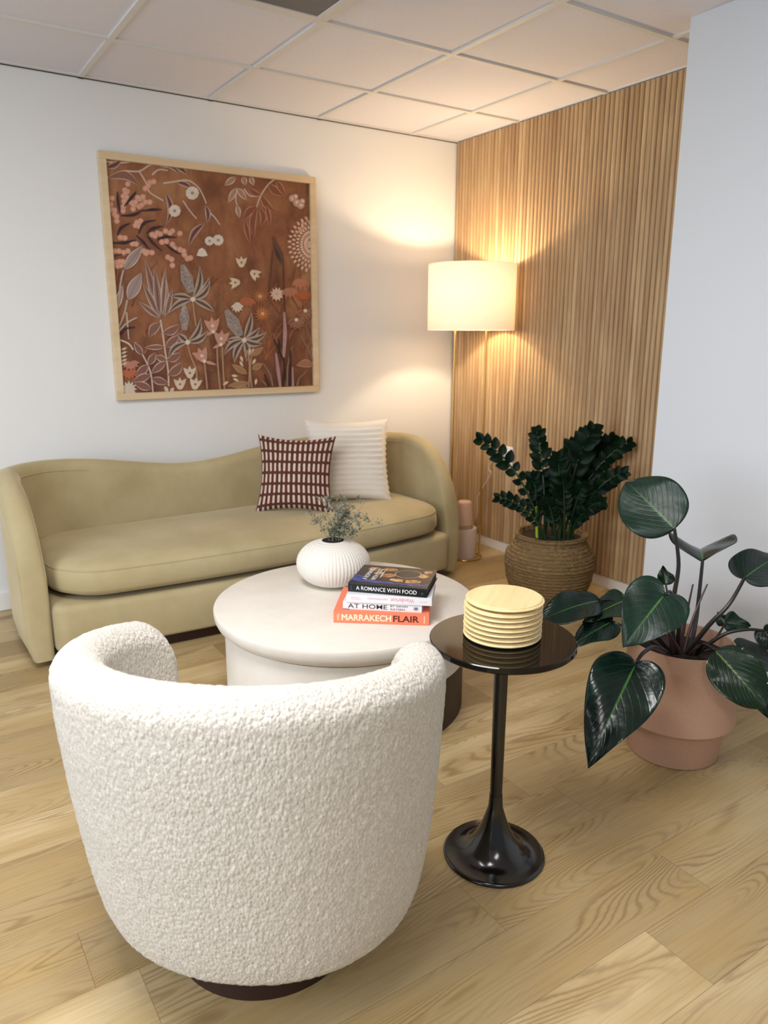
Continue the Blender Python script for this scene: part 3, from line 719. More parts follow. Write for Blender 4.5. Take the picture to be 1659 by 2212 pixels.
# pedestal + diffuser
PD = Vector((-.286, -.507, 0))
o = MB(); o.lathe([(.070, 0), (.074, .002), (.0755, .006), (.0755, .178), (.074, .183), (.070, .185), (0, .185)], 64)
ped = o.build('stone_pedestal', M_PINKSTONE, None, autos=rad(40)); ped.location = PD; tag(ped, 'short pale stone cylinder on the floor under the lamp', 'pedestal')
df_ = empty('aroma_diffuser', PD+Vector((-.012, -.012, .1855)), 0, 'small tapered beige diffuser standing on the pale stone cylinder', 'diffuser')
mb = MB(); mb.lathe([(.056, .026), (.055, .03), (.0445, .148), (.042, .157), (.036, .163), (.02, .166), (0, .1665)], 48); mb.build('diffuser_shell', M_DIFF, df_)
mb = MB(); mb.lathe([(.054, 0), (.055, .003), (.0555, .0255)], 48); mb.build('clear_base', M_CLEAR, df_)

# ------------------------------------------------------------------ PICTURE
pf0 = [ony(x, y, -.018) for x, y in ((208, 325), (678, 384), (688, 848), (254, 862))]
PX0 = (pf0[0].x+pf0[3].x)/2; PX1 = (pf0[1].x+pf0[2].x)/2; PZ1 = (pf0[0].z+pf0[1].z)/2; PZ0 = (pf0[2].z+pf0[3].z)/2
pic = empty('framed_painting', ((PX0+PX1)/2, -.001, (PZ0+PZ1)/2), 0, 'large botanical painting in rust tones with a pale oak frame', 'painting')
pw, ph_ = (PX1-PX0)/2, (PZ1-PZ0)/2; fw = .034
for nm, q in (('a', (-pw, pw, -ph_, -ph_+fw)), ('b', (-pw, pw, ph_-fw, ph_)), ('c', (-pw, -pw+fw, -ph_+fw, ph_-fw)), ('d', (pw-fw, pw, -ph_+fw, ph_-fw))):
    mb = MB(); mb.box(q[0], q[1], -.034, 0, q[2], q[3]); mb.build('frame_side', M_FRAME, pic, False, bevel=.002)
PCX, PCZ = (PX0+PX1)/2, (PZ0+PZ1)/2
def cv(x, y):
    p = ony(180+x/3.072, 300+y/3.072, -.020); return (p.x-PCX, p.z-PCZ)
mb = MB(); LAY = [0]
def lay(): LAY[0] += 1; return -.0192-.000006*LAY[0]
IW, IH = pw-fw, ph_-fw
def okp(P): return all(abs(x) <= IW+.001 and abs(z) <= IH+.001 for x, z in P)
def clampp(p): return (max(-IW, min(IW, p[0])), max(-IH, min(IH, p[1])))
def fan(P, c):
    y = lay(); mb.at = tuple(C(c)[:3]); P = [clampp(p) for p in P]
    mb.face([mb.vert((x, y, z)) for x, z in P], 1)
def strip(pts, w0, w1, c, wm=None):
    """brush stroke through crop points; widths in crop px"""
    Q = [Vector(cv(*p)) for p in pts]
    if len(Q) >= 3:
        D = []
        for i in range(len(Q)-1):
            p0 = Q[max(i-1, 0)]; p1 = Q[i]; p2 = Q[i+1]; p3 = Q[min(i+2, len(Q)-1)]
            for k in range(5):
                t = k/5; D.append(.5*((2*p1)+(p2-p0)*t+(2*p0-5*p1+4*p2-p3)*t*t+(3*p1-p0-3*p2+p3)*t**3))
        Q = D+[Q[-1]]
    y = lay(); mb.at = tuple(C(c)[:3]); n = len(Q); prev = None; s = .00082
    for i, q in enumerate(Q):
        t = i/(n-1); w_ = (w0+(w1-w0)*t if wm is None else (w0+(wm-w0)*min(1, 2*t) if t < .5 else wm+(w1-wm)*(2*t-1)))*s/2
        d = (Q[min(i+1, n-1)]-Q[max(i-1, 0)]); d = Vector((-d.y, d.x)).normalized() if d.length else Vector((0, 1))
        a, b = clampp(q+d*w_), clampp(q-d*w_)
        ids = (mb.vert((a[0], y, a[1])), mb.vert((b[0], y, b[1])))
        if prev: mb.face((prev[0], prev[1], ids[1], ids[0]), 1)
        prev = ids
def petal(x0, y0, x1, y1, w, c, line=None, core=None, bend=0.):
    """leaf or petal between two crop points, optional outline and dark core"""
    dx, dy = x1-x0, y1-y0; L = math.hypot(dx, dy); nx, ny = -dy/L, dx/L
    def side(k, ww, i0=0., i1=1.):
        t = i0+(i1-i0)*k; b = bend*L*sin(PI*t); s_ = sin(PI*t**.85)*ww/2
        return (x0+dx*t+nx*b, y0+dy*t+ny*b), (nx*s_, ny*s_)
    def ring(ww, i0=0., i1=1.):
        A, B = [], []
        for k in range(13):
            (cx, cy), (ox, oy) = side(k/12, ww, i0, i1); A.append((cx+ox, cy+oy)); B.append((cx-ox, cy-oy))
        return A, B
    def mk(ww, cc, i0=0., i1=1.):
        A, B = ring(ww, i0, i1); y = lay(); mb.at = tuple(C(cc)[:3]); pv = None
        for a, b in zip(A, B):
            a, b = clampp(cv(*a)), clampp(cv(*b)); ids = (mb.vert((a[0], y, a[1])), mb.vert((b[0], y, b[1])))
            if pv: mb.face((pv[0], pv[1], ids[1], ids[0]), 1)
            pv = ids
    if line: mk(w+11, line)
    if c: mk(w, c)
    if core: mk(w*.34, core, .12, .9)
def dot(x, y, r, c, n=14): fan([cv(x+r*cos(k*2*PI/n), y+r*sin(k*2*PI/n)) for k in range(n)], c)
def daisy(x, y, r, c, n=11, cc=None, w=20):
    for k in range(n): a = k*2*PI/n; petal(x, y, x+r*cos(a), y+r*sin(a), w, c)
    dot(x, y, r*.2, cc or c)
def tulip(x, y, ang, s, c, core='#8a5a3c'):
    for da in (-.55, 0, .55):
        a = ang+da; petal(x, y, x+s*cos(a), y+s*sin(a), s*.42, c, bend=-.12*da)
    dot(x+s*.25*cos(ang), y+s*.25*sin(ang), s*.3, c); dot(x+s*.4*cos(ang), y+s*.4*sin(ang), s*.1, core)
CRM, MAU, PNK, PEA, DRK, LIN = '#d9cbbb', '#84594b', '#bf8d78', '#cf967e', '#2e1c26', '#cbb3a2'
rs = random.Random(5)
# soft dark and light washes
for (x, y, rx, ry, c) in ((330, 1050, 170, 190, '#70402f'), (1350, 1350, 190, 260, '#643019'), (950, 1000, 190, 120, '#7a4026'), (1290, 860, 170, 120, '#72391f'), (800, 500, 240, 180, '#9a6440'), (1050, 640, 180, 120, '#9a6338'), (640, 780, 160, 90, '#93592f'), (300, 1330, 170, 80, '#8a4c2c'), (1400, 1000, 120, 200, '#7c4026')):
    pass
for k in range(34):       # faint feathery grasses in the background of the painting
    x, y = rs.uniform(780, 1500), rs.uniform(900, 1560)
    for q in range(5):
        a = -PI/2+rs.uniform(-.7, .7); L_ = rs.uniform(50, 130); strip(((x, y), (x+L_*.5*cos(a), y+L_*.5*sin(a)), (x+L_*cos(a)+12, y+L_*sin(a))), 6, 3, rs.choice(('#a8663f', '#6a3420', '#9c5c3c', '#7d4429')))
for k in range(14):
    x, y = rs.uniform(200, 780), rs.uniform(900, 1600)
    for q in range(5):
        a = -PI/2+rs.uniform(-.8, .8); L_ = rs.uniform(40, 110); strip(((x, y), (x+L_*.5*cos(a), y+L_*.5*sin(a)), (x+L_*cos(a)+10, y+L_*sin(a))), 6, 3, rs.choice(('#a5623e', '#5e3024', '#7a4636')))
# upper left: outlined leaves and stems
for pts in (((150, 150), (240, 160), (330, 150)), ((160, 260), (260, 215), (370, 215), (455, 170), (560, 190)), ((370, 215), (420, 300), (440, 355), (530, 410)), ((455, 240), (500, 205), (560, 210)), ((530, 295), (600, 285), (690, 275), (760, 320), (800, 390), (815, 430)), ((660, 410), (700, 470), (750, 530)), ((815, 470), (870, 520), (905, 570)), ((1275, 265), (1230, 300), (1180, 370), (1150, 450), (1120, 540)), ((1065, 330), (1110, 380), (1180, 372)), ((1020, 330), (1010, 400), (1020, 440))):
    strip(pts, 9, 8, LIN)
for (x0, y0, x1, y1, w, b) in ((160, 260, 375, 320, 50, -.22), (150, 190, 255, 135, 36, .1), (540, 180, 640, 240, 26, -.2), (600, 180, 690, 240, 26, -.1), (540, 350, 545, 580, 30, -.16), (810, 440, 820, 560, 26, -.1), (805, 560, 700, 715, 34, .12), (620, 290, 720, 330, 26, -.1)):
    petal(x0, y0, x1, y1, w, MAU, LIN, '#4a3038' if w < 40 else None, b)
for (x0, y0, x1, y1, w) in ((1010, 255, 935, 310, 32), (1015, 325, 960, 425, 30), (1020, 325, 1085, 410, 30), (1020, 440, 1035, 525, 24), (1060, 250, 1075, 310, 28), (1105, 250, 1130, 310, 24)):
    petal(x0, y0, x1, y1, w, '#a88068', CRM)
for (x0, y0, x1, y1, w, b) in ((1150, 450, 1065, 540, 40, .12), (1150, 455, 1135, 660, 36, .1), (1165, 455, 1170, 590, 32, -.2), (1180, 375, 1275, 485, 36, .1), (1070, 540, 1105, 700, 26, 0), (1230, 300, 1335, 375, 44, .1), (1100, 330, 1180, 375, 30, .1), (1215, 440, 1240, 580, 24, 0), (1280, 280, 1340, 380, 30, 0)):
    petal(x0, y0, x1, y1, w, '#83492d', PNK, None, b)
# berries
for (x, y) in ((295, 300), (275, 340), (290, 350), (440, 290), (430, 310), (465, 285), (410, 330), (265, 380), (285, 385), (270, 415), (265, 450), (262, 478), (180, 435), (205, 475), (185, 470), (205, 500), (220, 515), (222, 545), (320, 425), (335, 440), (330, 465), (370, 450), (395, 385), (385, 440), (410, 420), (375, 400), (440, 420), (355, 555), (380, 545), (345, 575), (370, 580), (245, 655), (275, 658), (455, 635), (475, 645), (490, 625), (510, 632), (545, 612), (590, 612), (575, 625), (640, 628), (520, 685), (550, 680), (590, 700), (605, 725), (640, 735), (665, 745), (670, 770), (690, 795), (710, 790), (560, 785), (585, 800), (590, 840), (325, 695), (350, 698), (400, 745), (430, 750), (455, 755), (205, 745), (235, 745), (265, 755), (295, 745), (215, 820), (240, 815), (262, 815), (225, 845), (250, 840), (415, 760), (360, 390), (345, 420), (300, 410), (280, 360), (190, 395)):
    dot(x, y, 19, PEA); dot(x, y, 8, '#d6a58e')
for pts in (((225, 350), (230, 430), (245, 500)), ((350, 350), (310, 400), (270, 450)), ((245, 510), (330, 505), (400, 470)), ((395, 478), (460, 470), (520, 470)), ((180, 530), (185, 640)), ((225, 640), (250, 590), (310, 560)), ((365, 630), (400, 560), (480, 540)), ((415, 630), (460, 595), (530, 580)), ((350, 640), (400, 690), (440, 740)), ((420, 640), (460, 690), (520, 745)), ((490, 670), (540, 650), (620, 655)), ((545, 700), (590, 735), (640, 765)), ((190, 690), (270, 690), (350, 670)), ((195, 780), (260, 765))):
    strip(pts, 5, 4, DRK, 17)
# white blossoms
for x, y, r in ((722, 360, 46), (605, 478, 42), (835, 678, 32), (893, 672, 38)):
    for k in range(9): a = k*2*PI/9; dot(x+r*.55*cos(a), y+r*.55*sin(a), r*.42, CRM)
    dot(x, y, r*.6, '#d8cabc'); dot(x, y, r*.25, '#9a8576')
fan([cv(*p) for p in ((750, 775), (765, 735), (785, 722), (805, 735), (825, 775), (790, 782))], CRM)
for x, y, r in ((1385, 395, 24), (1405, 385, 20), (1415, 425, 26), (1440, 440, 26), (1450, 415, 20)): dot(x, y, r, '#bb9480'); dot(x+4, y-2, r*.5, CRM)
# right protea
for ring_ in range(6):
    for k in range(-7, 8):
        a = PI+k*.2+(.1 if ring_ % 2 else 0); r0_ = 10+ring_*26; x, y = 1520+r0_*cos(a), 700+r0_*sin(a)*1.15
        if x < 1512: petal(x, y, x+28*cos(a), y+32*sin(a), 17, '#d9b49c')
for k in range(4): petal(1500-k*10, 560+k*12, 1460-k*22, 515+k*40, 14, '#c79b82')
# bird-like plant and cream buds
petal(1330, 850, 1250, 640, 40, '#5c4333'); petal(1310, 820, 1260, 700, 22, '#3f2e29'); strip(((1325, 850), (1330, 1000), (1335, 1180)), 8, 8, '#4f2a1c'); strip(((1255, 740), (1240, 900), (1225, 1020)), 7, 7, '#5a3424')
for x, y, a in ((1048, 850, -1.6), (1035, 950, 3.0), (1110, 880, .6)): tulip(x, y, a, 72, '#d6c2a4')
daisy(1283, 1030, 48, '#d3b7a0', 11, '#c9a58a'); daisy(1170, 1045, 58, '#a8683e', 14, '#d0a07a', 10); daisy(1188, 1160, 58, '#b06c3e', 14, '#d8a87e', 12)
for x, y, c in ((1440, 950, '#b57458'), (1370, 1010, '#b07356'), (1460, 1030, '#a85a34'), (1085, 1075, '#a8603c')):
    for k in range(5): a = PI/2+(-1+.5*k)*.9; petal(x, y-20, x+75*cos(a), y-20+70*sin(a), 34, c)
for k in range(6): a = PI/2-1.3+k*.52; petal(1020, 1085+15, 1020+45*cos(a), 1105+50*sin(a), 22, '#d6c8b6')
dot(1020, 1110, 26, '#d6c8b6')
# left grasses
for x0, y0, x1, y1, w in ((270, 870, 395, 705, 60), (295, 1070, 385, 885, 74), (215, 1140, 262, 965, 34)): petal(x0, y0, x1, y1, w, '#9c8880', CRM); strip(((x0, y0), (x1, y1)), 3, 3, '#7b655e')
for pts in (((265, 870), (245, 960), (225, 1130)), ((290, 1070), (270, 1160), (235, 1250)), ((285, 1150), (300, 1330)), ((230, 1280), (290, 1220), (355, 1185))): strip(pts, 11, 9, '#b59f8c')
strip(((240, 1300), (280, 1260), (340, 1250)), 14, 8, '#2b1c1e'); strip(((245, 1335), (300, 1360), (330, 1400)), 10, 8, CRM)
# mid-left fan plant
for x0, y0, x1, y1, w in ((510, 1190, 405, 790, 44), (510, 1190, 390, 950, 34), (505, 1180, 470, 850, 40), (540, 1190, 535, 870, 44), (545, 1180, 590, 990, 30), (520, 1180, 545, 850, 24), (505, 1190, 365, 1080, 30)):
    petal(x0, y0, x1, y1, w, '#8f6f62', '#c4b0a0', '#6b4a44')
strip(((510, 1200), (525, 1290), (540, 1400), (560, 1530), (565, 1640)), 11, 10, LIN)
for x0, y0, x1, y1, w, b in ((510, 1220, 435, 1320, 50, .1), (525, 1290, 640, 1230, 46, .1), (540, 1380, 400, 1385, 26, 0), (545, 1385, 640, 1300, 44, 0), (550, 1470, 650, 1420, 44, .05), (545, 1475, 445, 1560, 40, 0), (550, 1470, 470, 1440, 34, 0), (560, 1570, 660, 1480, 52, .08)):
    petal(x0, y0, x1, y1, w, '#80584a', LIN, None, b)
strip(((340, 1350), (390, 1430), (430, 1510), (450, 1580), (460, 1680)), 10, 9, LIN)
for x0, y0, x1, y1, w in ((430, 1500, 480, 1415, 40), (430, 1500, 345, 1580, 46), (445, 1565, 325, 1610, 44), (450, 1590, 565, 1625, 42), (450, 1660, 330, 1615, 44), (390, 1435, 335, 1350, 34)): petal(x0, y0, x1, y1, w, '#7d5348', LIN)
# banksias
for x0, y0, x1, y1, w in ((715, 1020, 655, 835, 82), (670, 1270, 668, 1095, 66), (1040, 1310, 945, 1135, 92)):
    strip(((x0, y0), (x0*.75+x1*.25, y0*.75+y1*.25), (x0*.5+x1*.5, y0*.5+y1*.5), (x0*.25+x1*.75, y0*.25+y1*.75), (x1, y1)), w*.5, w*.3, '#93867e', w); L_ = math.hypot(x1-x0, y1-y0)
    for k in range(26):
        t_ = rs.uniform(.12, .9); o_ = rs.uniform(-.36, .36)*w*sin(PI*t_); dot(x0+(x1-x0)*t_-(y1-y0)/L_*o_, y0+(y1-y0)*t_+(x1-x0)/L_*o_, 6, rs.choice(('#a89d94', '#7a6f6a')), 8)
def whorl(x, y, L):
    for x1, y1, b in L: petal(x, y, x1, y1, 34, '#96806f', '#c2b3a2', '#33262a', b)
    dot(x, y, 16, CRM)
whorl(725, 1065, ((570, 1045, .06), (560, 1160, .12), (770, 840, .1), (835, 915, .12), (840, 945, .16), (870, 1150, -.05)))
whorl(690, 1350, ((560, 1465, .18), (775, 1185, .16), (830, 1270, .14), (620, 1290, 0)))
whorl(1065, 1335, ((940, 1335, 0), (930, 1435, .15), (1115, 1150, .05), (1170, 1250, .1), (1215, 1285, .12), (1190, 1360, .1), (1000, 1490, .12), (1080, 1480, -.1)))
for pts in (((725, 1080), (735, 1170), (745, 1240)), ((690, 1365), (710, 1440), (745, 1530), (755, 1640)), ((885, 1390), (890, 1500), (905, 1660)), ((920, 1380), (925, 1520), (935, 1660)), ((800, 1480), (810, 1560), (820, 1660)), ((1085, 1400), (1100, 1500), (1095, 1650)), ((1120, 1390), (1105, 1520), (1115, 1650))): strip(pts, 10, 12, '#ab8568')
# pink tulips
for x, y, a in ((860, 1280, -1.7), (910, 1365, -1.5), (800, 1475, -2.0)): tulip(x, y, a, 100, '#c08e78', CRM); petal(x, y, x+(85 if a < -1.9 else -55), y+25, 22, '#c08e78'); dot(x, y, 12, '#e0d0c2')
for x, y, a in ((705, 1590, -1.6), (640, 1665, -1.6), (735, 1665, -1.4)): tulip(x, y-5, a, 80, '#d2bfa8')
daisy(300, 1660, 56, '#cdbfae', 12); petal(560, 1680, 535, 1640, 26, '#cdbba4'); petal(575, 1680, 600, 1650, 26, '#cdbba4')
for x, y, c in ((310, 1480, '#b07a64'), (300, 1540, '#b06040')):
    for k in range(7): a = .1+k*.47; petal(x, y, x+64*cos(a), y+60*sin(a), 26, c)
for k in range(5): petal(250, 1400+k*25, 290, 1385+k*25, 16, '#cfb89f')
# lower right: oats, reeds, blades
for x, y, a in ((1040, 1440, 1.2), (1035, 1475, 1.0), (1140, 1460, 2.1), (1145, 1590, 1.7), (980, 1570, .1), (960, 1610, 2.6), (990, 1590, .4), (1100, 1390, 1.5), (1125, 1390, 1.6)): petal(x, y, x+44*cos(a), y+44*sin(a), 18, '#d6bf9c')
for x0, y0, x1, y1 in ((1085, 1560, 980, 1495), (1100, 1620, 950, 1640), (1110, 1440, 1195, 1380), (1115, 1530, 1190, 1490), (1090, 1650, 1010, 1660)): petal(x0, y0, x1, y1, 32, '#9c7450', '#b08a66')
for pts, w_, c in ((((1330, 1150), (1335, 1300), (1325, 1450)), 30, '#b08a86'), (((1275, 1420), (1290, 1540), (1305, 1645)), 28, '#a88280'), (((1385, 1515), (1388, 1645)), 30, '#a88280')): strip(pts, 12, 18, c, w_)
for pts in (((1255, 1290), (1310, 1420), (1335, 1640)), ((1385, 1370), (1355, 1500), (1350, 1640)), ((1190, 1490), (1235, 1560), (1255, 1640)), ((1180, 1600), (1220, 1640)), ((1480, 1540), (1430, 1590), (1415, 1640)), ((1440, 1310), (1490, 1400), (1525, 1480)), ((1470, 1230), (1500, 1330), (1525, 1390))): strip(pts, 8, 14, '#8a6a58')
for pts in (((1265, 1330), (1325, 1480), (1325, 1640)), ((1200, 1560), (1225, 1640)), ((1370, 1400), (1368, 1640)), ((1290, 1330), (1300, 1420))): strip(pts, 10, 22, '#2c1a16')
petal(1530, 1500, 1405, 1505, 44, '#9a6b50', '#b98c70', None, .1)
for x, y in ((1410, 1200), (1470, 1140)):
    for k in range(6): a = .2+k*.5; petal(x, y, x+70*cos(a), y+70*sin(a), 24, '#86533c', '#a57c66')
    dot(x, y, 12, CRM)
i0 = [mb.vert((x, -.019, z)) for x, z in ((-IW-.002, -IH-.002), (IW+.002, -IH-.002), (IW+.002, IH+.002), (-IW-.002, IH+.002))]; mb.face(i0, 0)
i1 = [mb.vert((x, -.003, z)) for x, z in ((-IW-.002, -IH-.002), (IW+.002, -IH-.002), (IW+.002, IH+.002), (-IW-.002, IH+.002))]; mb.face(i1[::-1], 0)
t = NT('rust_canvas'); n1 = t.noise(t.co((1, 1, 1)), 3.2, 5, .62, .4); n2 = t.noise(t.co((3, 1, 1.2)), 6, 4, .6)
b = t.ramp(n1, [(.30, '#673c29'), (.5, '#8f5b3a'), (.72, '#ab7b52')]).outputs[0]
b = t.mix(t.math('MULTIPLY', t.ramp(n2, [(.5, (0, 0, 0)), (.75, (1, 1, 1))]), .6), b, '#6b3520')
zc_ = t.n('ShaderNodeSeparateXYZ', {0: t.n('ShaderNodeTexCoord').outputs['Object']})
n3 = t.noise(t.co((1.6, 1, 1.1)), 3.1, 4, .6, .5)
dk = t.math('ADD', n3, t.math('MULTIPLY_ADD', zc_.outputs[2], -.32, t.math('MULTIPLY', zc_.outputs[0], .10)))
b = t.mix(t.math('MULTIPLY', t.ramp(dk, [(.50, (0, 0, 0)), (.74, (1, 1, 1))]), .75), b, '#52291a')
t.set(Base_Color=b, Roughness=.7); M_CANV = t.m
t = NT('paint_strokes'); a = t.n('ShaderNodeAttribute', attribute_name='pc'); t.set(Base_Color=a.outputs['Color'], Roughness=.7); 
n1 = t.noise(t.co(), 30, 4, .7); t.set(Base_Color=t.mix(t.math('MULTIPLY', t.ramp(n1, [(.4, (0, 0, 0)), (.8, (1, 1, 1))]), .25), a.outputs['Color'], '#85482c')); M_PAINT = t.m
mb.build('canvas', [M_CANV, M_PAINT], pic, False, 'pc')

# ------------------------------------------------------------------ BASKET PLANT
BK = Vector((-.405, -1.325, 0))
zzp = empty('basket_plant', BK, 0, 'dark waxy leaved plant in a woven seagrass basket by the slat wall', 'potted plant')
tab = [(.0, .150), (.03, .166), (.08, .190), (.14, .210), (.20, .219), (.25, .210), (.29, .188), (.315, .172), (.335, .166), (.352, .165)]
mb = MB(); pf = [(0, 0)]
for k in range(0, 177):
    z = k*.002; pf.append((lerp_tab(tab, z)+.0045*abs(sin(z/.0165*PI))+(.006 if z > .338 else 0)+(.004 if int(z/.066) % 2 else 0), z))
pf += [(.158, .352), (.15, .33), (.0, .33)]
mb.lathe(pf, 120, mod=lambda th, i: 1+.006*noise.noise((cos(th)*9, sin(th)*9, i*.13))); mb.build('woven_basket', M_BASKET, zzp, autos=rad(70))
mb = MB(); mb.lathe([(.150, .3305), (.1, .336), (0, .338)], 48); mb.f.pop(0); mb.mi.pop(0); mb.build('soil', M_SOIL, zzp)
rs = random.Random(21)
D0 = depth((BK.x, BK.y, .6))
def frond(tip, dd, base, sag=.0, n=9, ls=.055, bul=0., lw=.36):
    mb = MB(); p3 = atd(tip[0], tip[1], D0+dd)-BK; p0 = Vector((base[0], base[1], .335))
    if p3.x+BK.x > -.05: p3.x = -.05-BK.x
    mid = p0.lerp(p3, .5); out = Vector((p3.x-p0.x, p3.y-p0.y, 0))
    p1 = p0+Vector((out.x*.12, out.y*.12, (p3.z-p0.z)*.45)); p2 = p0+Vector((out.x*.6, out.y*.6, (p3.z-p0.z)*(.85+sag)))
    P = bez(p0, p1, p2, p3, 24)
    mb.cur = 1; mb.tube(P, [.0075*(1-.75*i/24) for i in range(25)], 7); mb.cur = 0
    view = (CAM-BK-p3).normalized()
    for q in range(n):
        for sd in (-1, 1):
            t_ = .28+.70*q/(n-1)+(.02 if sd > 0 else 0); t_ = min(t_, .985)
            i = min(int(t_*24), 23); p = P[i].lerp(P[i+1], t_*24-i); tg = (P[i+1]-P[i]).normalized()
            tw = rs.uniform(-.5, .5)+bul; sv = tg.cross(view).normalized()*sd; sv = (sv*cos(tw)+view*sin(tw)).normalized()
            up_ = .75 if q < n-1 else 1.6
            d = (sv+tg*up_+Vector((0, 0, rs.uniform(-.1, .12)))).normalized(); l_ = ls*(1.05-.25*abs(q/(n-1)-.55)*2)*rs.uniform(.88, 1.12)
            nrm = (view+d*rs.uniform(-.2, .2)+sv*rs.uniform(-.4, .4)); s_ = d.cross(nrm).normalized(); nn = s_.cross(d).normalized()
            rows = []
            for a in range(8):
                u = a/7; w_ = l_*lw*sin(PI*min(.995, u**.8*.97+.03))**.8 if u < 1 else .0
                c_ = p+d*(l_*u)-nn*(l_*.18*u*u)
                rows.append([c_-s_*w_+nn*w_*.22, c_-s_*w_*.5+nn*w_*.06, c_, c_+s_*w_*.5+nn*w_*.06, c_+s_*w_+nn*w_*.22])
            mb.grid(rows)
    mb.build('frond', [M_ZZ, M_ZZSTEM], zzp, autos=rad(70))
FR = [((1040, 952), -.02, (-.08, -.02), .05, 9, .062), ((1160, 932), .02, (-.04, .0), 0, 9, .062), ((1278, 930), -.08, (.02, -.05), 0, 12, .075), ((1322, 948), .05, (.05, .0), 0, 11, .068), ((1358, 958), -.02, (.07, -.02), .06, 10, .06), ((1345, 1022), -.12, (.06, -.07), .05, 11, .058), ((1078, 1075), -.10, (-.09, -.06), .12, 8, .05), ((1205, 988), -.14, (-.02, -.08), 0, 11, .062), ((1245, 985), .06, (.0, .04), 0, 11, .065), ((1300, 1085), -.16, (.06, -.08), .10, 9, .052), ((1150, 1030), .0, (-.06, .02), .02, 9, .052), ((1290, 1010), .02, (.04, .02), .02, 10, .06), ((1215, 1035), -.18, (.0, -.09), .05, 9, .055), ((1262, 1052), -.16, (.03, -.09), .05, 9, .052), ((1180, 1085), -.14, (-.05, -.08), .05, 8, .048), ((1238, 960), .0, (.01, .0), 0, 11, .065), ((1262, 1110), -.17, (.05, -.09), .1, 8, .045), ((1188, 1040), .05, (-.03, .05), .0, 9, .055)]
for f_ in FR: frond(*f_)
mb = MB(); p = onz(1160, 1150, .335)-BK; q = atd(1158, 1095, D0-.12)-BK
mb.tube([atd(1160, 1160, D0-.13)-BK, q.lerp(p, .5), q], [.006, .007, .003], 8); mb.build('new_shoot', M_ZZNEW, zzp)

# ------------------------------------------------------------------ PHILODENDRON
PT = Vector((-1.08, -2.56, 0))
phi = empty('potted_philodendron', PT, 0, 'glossy dark heart leaved plant in a two tier terracotta pink pot', 'potted plant')
mb = MB(); pf = [(0, .0), (.132, 0), (.137, .003), (.139, .008), (.1515, .118), (.155, .124), (.176, .128), (.179, .132), (.179, .138), (.158, .372), (.1575, .376), (.155, .377), (.1525, .375), (.152, .33), (0, .33)]
mb.lathe(pf, 128); mb.build('pot', M_POT, phi, autos=rad(28))
mb = MB(); mb.lathe([(.1515, .331), (.1, .337), (0, .34)], 48); mb.f.pop(0); mb.mi.pop(0); mb.build('soil', M_SOIL, phi)
rs = random.Random(3)
def leaf(base, tip, W, nrm, mat=None, curl=.12, fold=.14, lobe=.16, droop=0., stem=None, smat=None, sr=.0055, wav=.008, sway=0., oval=False):
    """base, tip: (px, py, depth). W: full width in m. nrm: extra face direction. stem: list of (px,py,depth) from the soil up to base"""
    A = atd(*base)-PT; B = atd(*tip)-PT; d = B-A; L = d.length; d.normalize()
    view = (CAM-PT-A.lerp(B, .5)).normalized(); nv = (view+Vector(nrm)); nv = (nv-d*nv.dot(d)).normalized(); s = d.cross(nv).normalized()
    half = [(0, 0)]+[tuple(p[:2]) for p in bez((0, 0, 0), (.05*W, -lobe*.85*L, 0), (.40*W, -lobe*1.05*L, 0), (.475*W, .13*L, 0), 12)[1:]]
    half += [tuple(p[:2]) for p in bez((.475*W, .13*L, 0), (.53*W, .40*L, 0), (.20*W, .80*L, 0), (0, L, 0), 26)[1:]]
    if oval: half = [(0, 0)]+[tuple(p[:2]) for p in bez((0, 0, 0), (.16*W, .0, 0), (.44*W, .04*L, 0), (.495*W, .32*L, 0), 12)[1:]]+[tuple(p[:2]) for p in bez((.495*W, .32*L, 0), (.55*W, .66*L, 0), (.30*W, .93*L, 0), (0, L, 0), 26)[1:]]
    NL = len(half)-1; NU = 11; rows, at = [], []
    for i, (hx, hy) in enumerate(half):
        my = L*(.13*(i/12)**1.5 if i < 12 else .13+.87*((i-12)/26)**1.06); row, ar = [], []
        for j in range(-NU, NU+1):
            u = j/NU; au = abs(u); lx = hx*u; ly = my+(hy-my)*au**1.25; t = max(0, ly/L)
            q = A+d*ly+s*(lx+sway*L*sin(PI*min(1, t)))
            z = fold*abs(lx)-curl*L*(t-.25)**2*1.2-droop*au*au*abs(hx)
            z += wav*sin(9*t+u*2.5+L*31)*au**1.5+.0006*sin(50*my/L-9*au)*au*(1-au)
            row.append(q+nv*z); ar.append((u, my/L, 0))
        rows.append(row); at.append(ar)
    mb = MB(); mb.grid(rows, attrs=at); o = mb.build('leaf', mat or M_LEAF, phi, True, 'uvp', autos=rad(80))
    sm = o.modifiers.new('thick', 'SOLIDIFY'); sm.thickness = .0009
    if stem:
        P = [atd(*p)-PT for p in stem]+[A]
        P[0].z = max(P[0].z, .334) if P[0].z < .5 else P[0].z
        Q = []
        for i in range(len(P)-1):
            p0 = P[max(i-1, 0)]; p1 = P[i]; p2 = P[i+1]; p3 = P[min(i+2, len(P)-1)]
            for k in range(6):
                t = k/6; Q.append(.5*((2*p1)+(p2-p0)*t+(2*p0-5*p1+4*p2-p3)*t*t+(3*p1-p0-3*p2+p3)*t**3))
        Q.append(P[-1]); mb = MB(); n = len(Q)-1
        mb.tube(Q, [sr*(1.25-.5*i/n) for i in range(n+1)], 9); mb.build('petiole', smat or M_STEM, o)
    return o
DP = 2.38
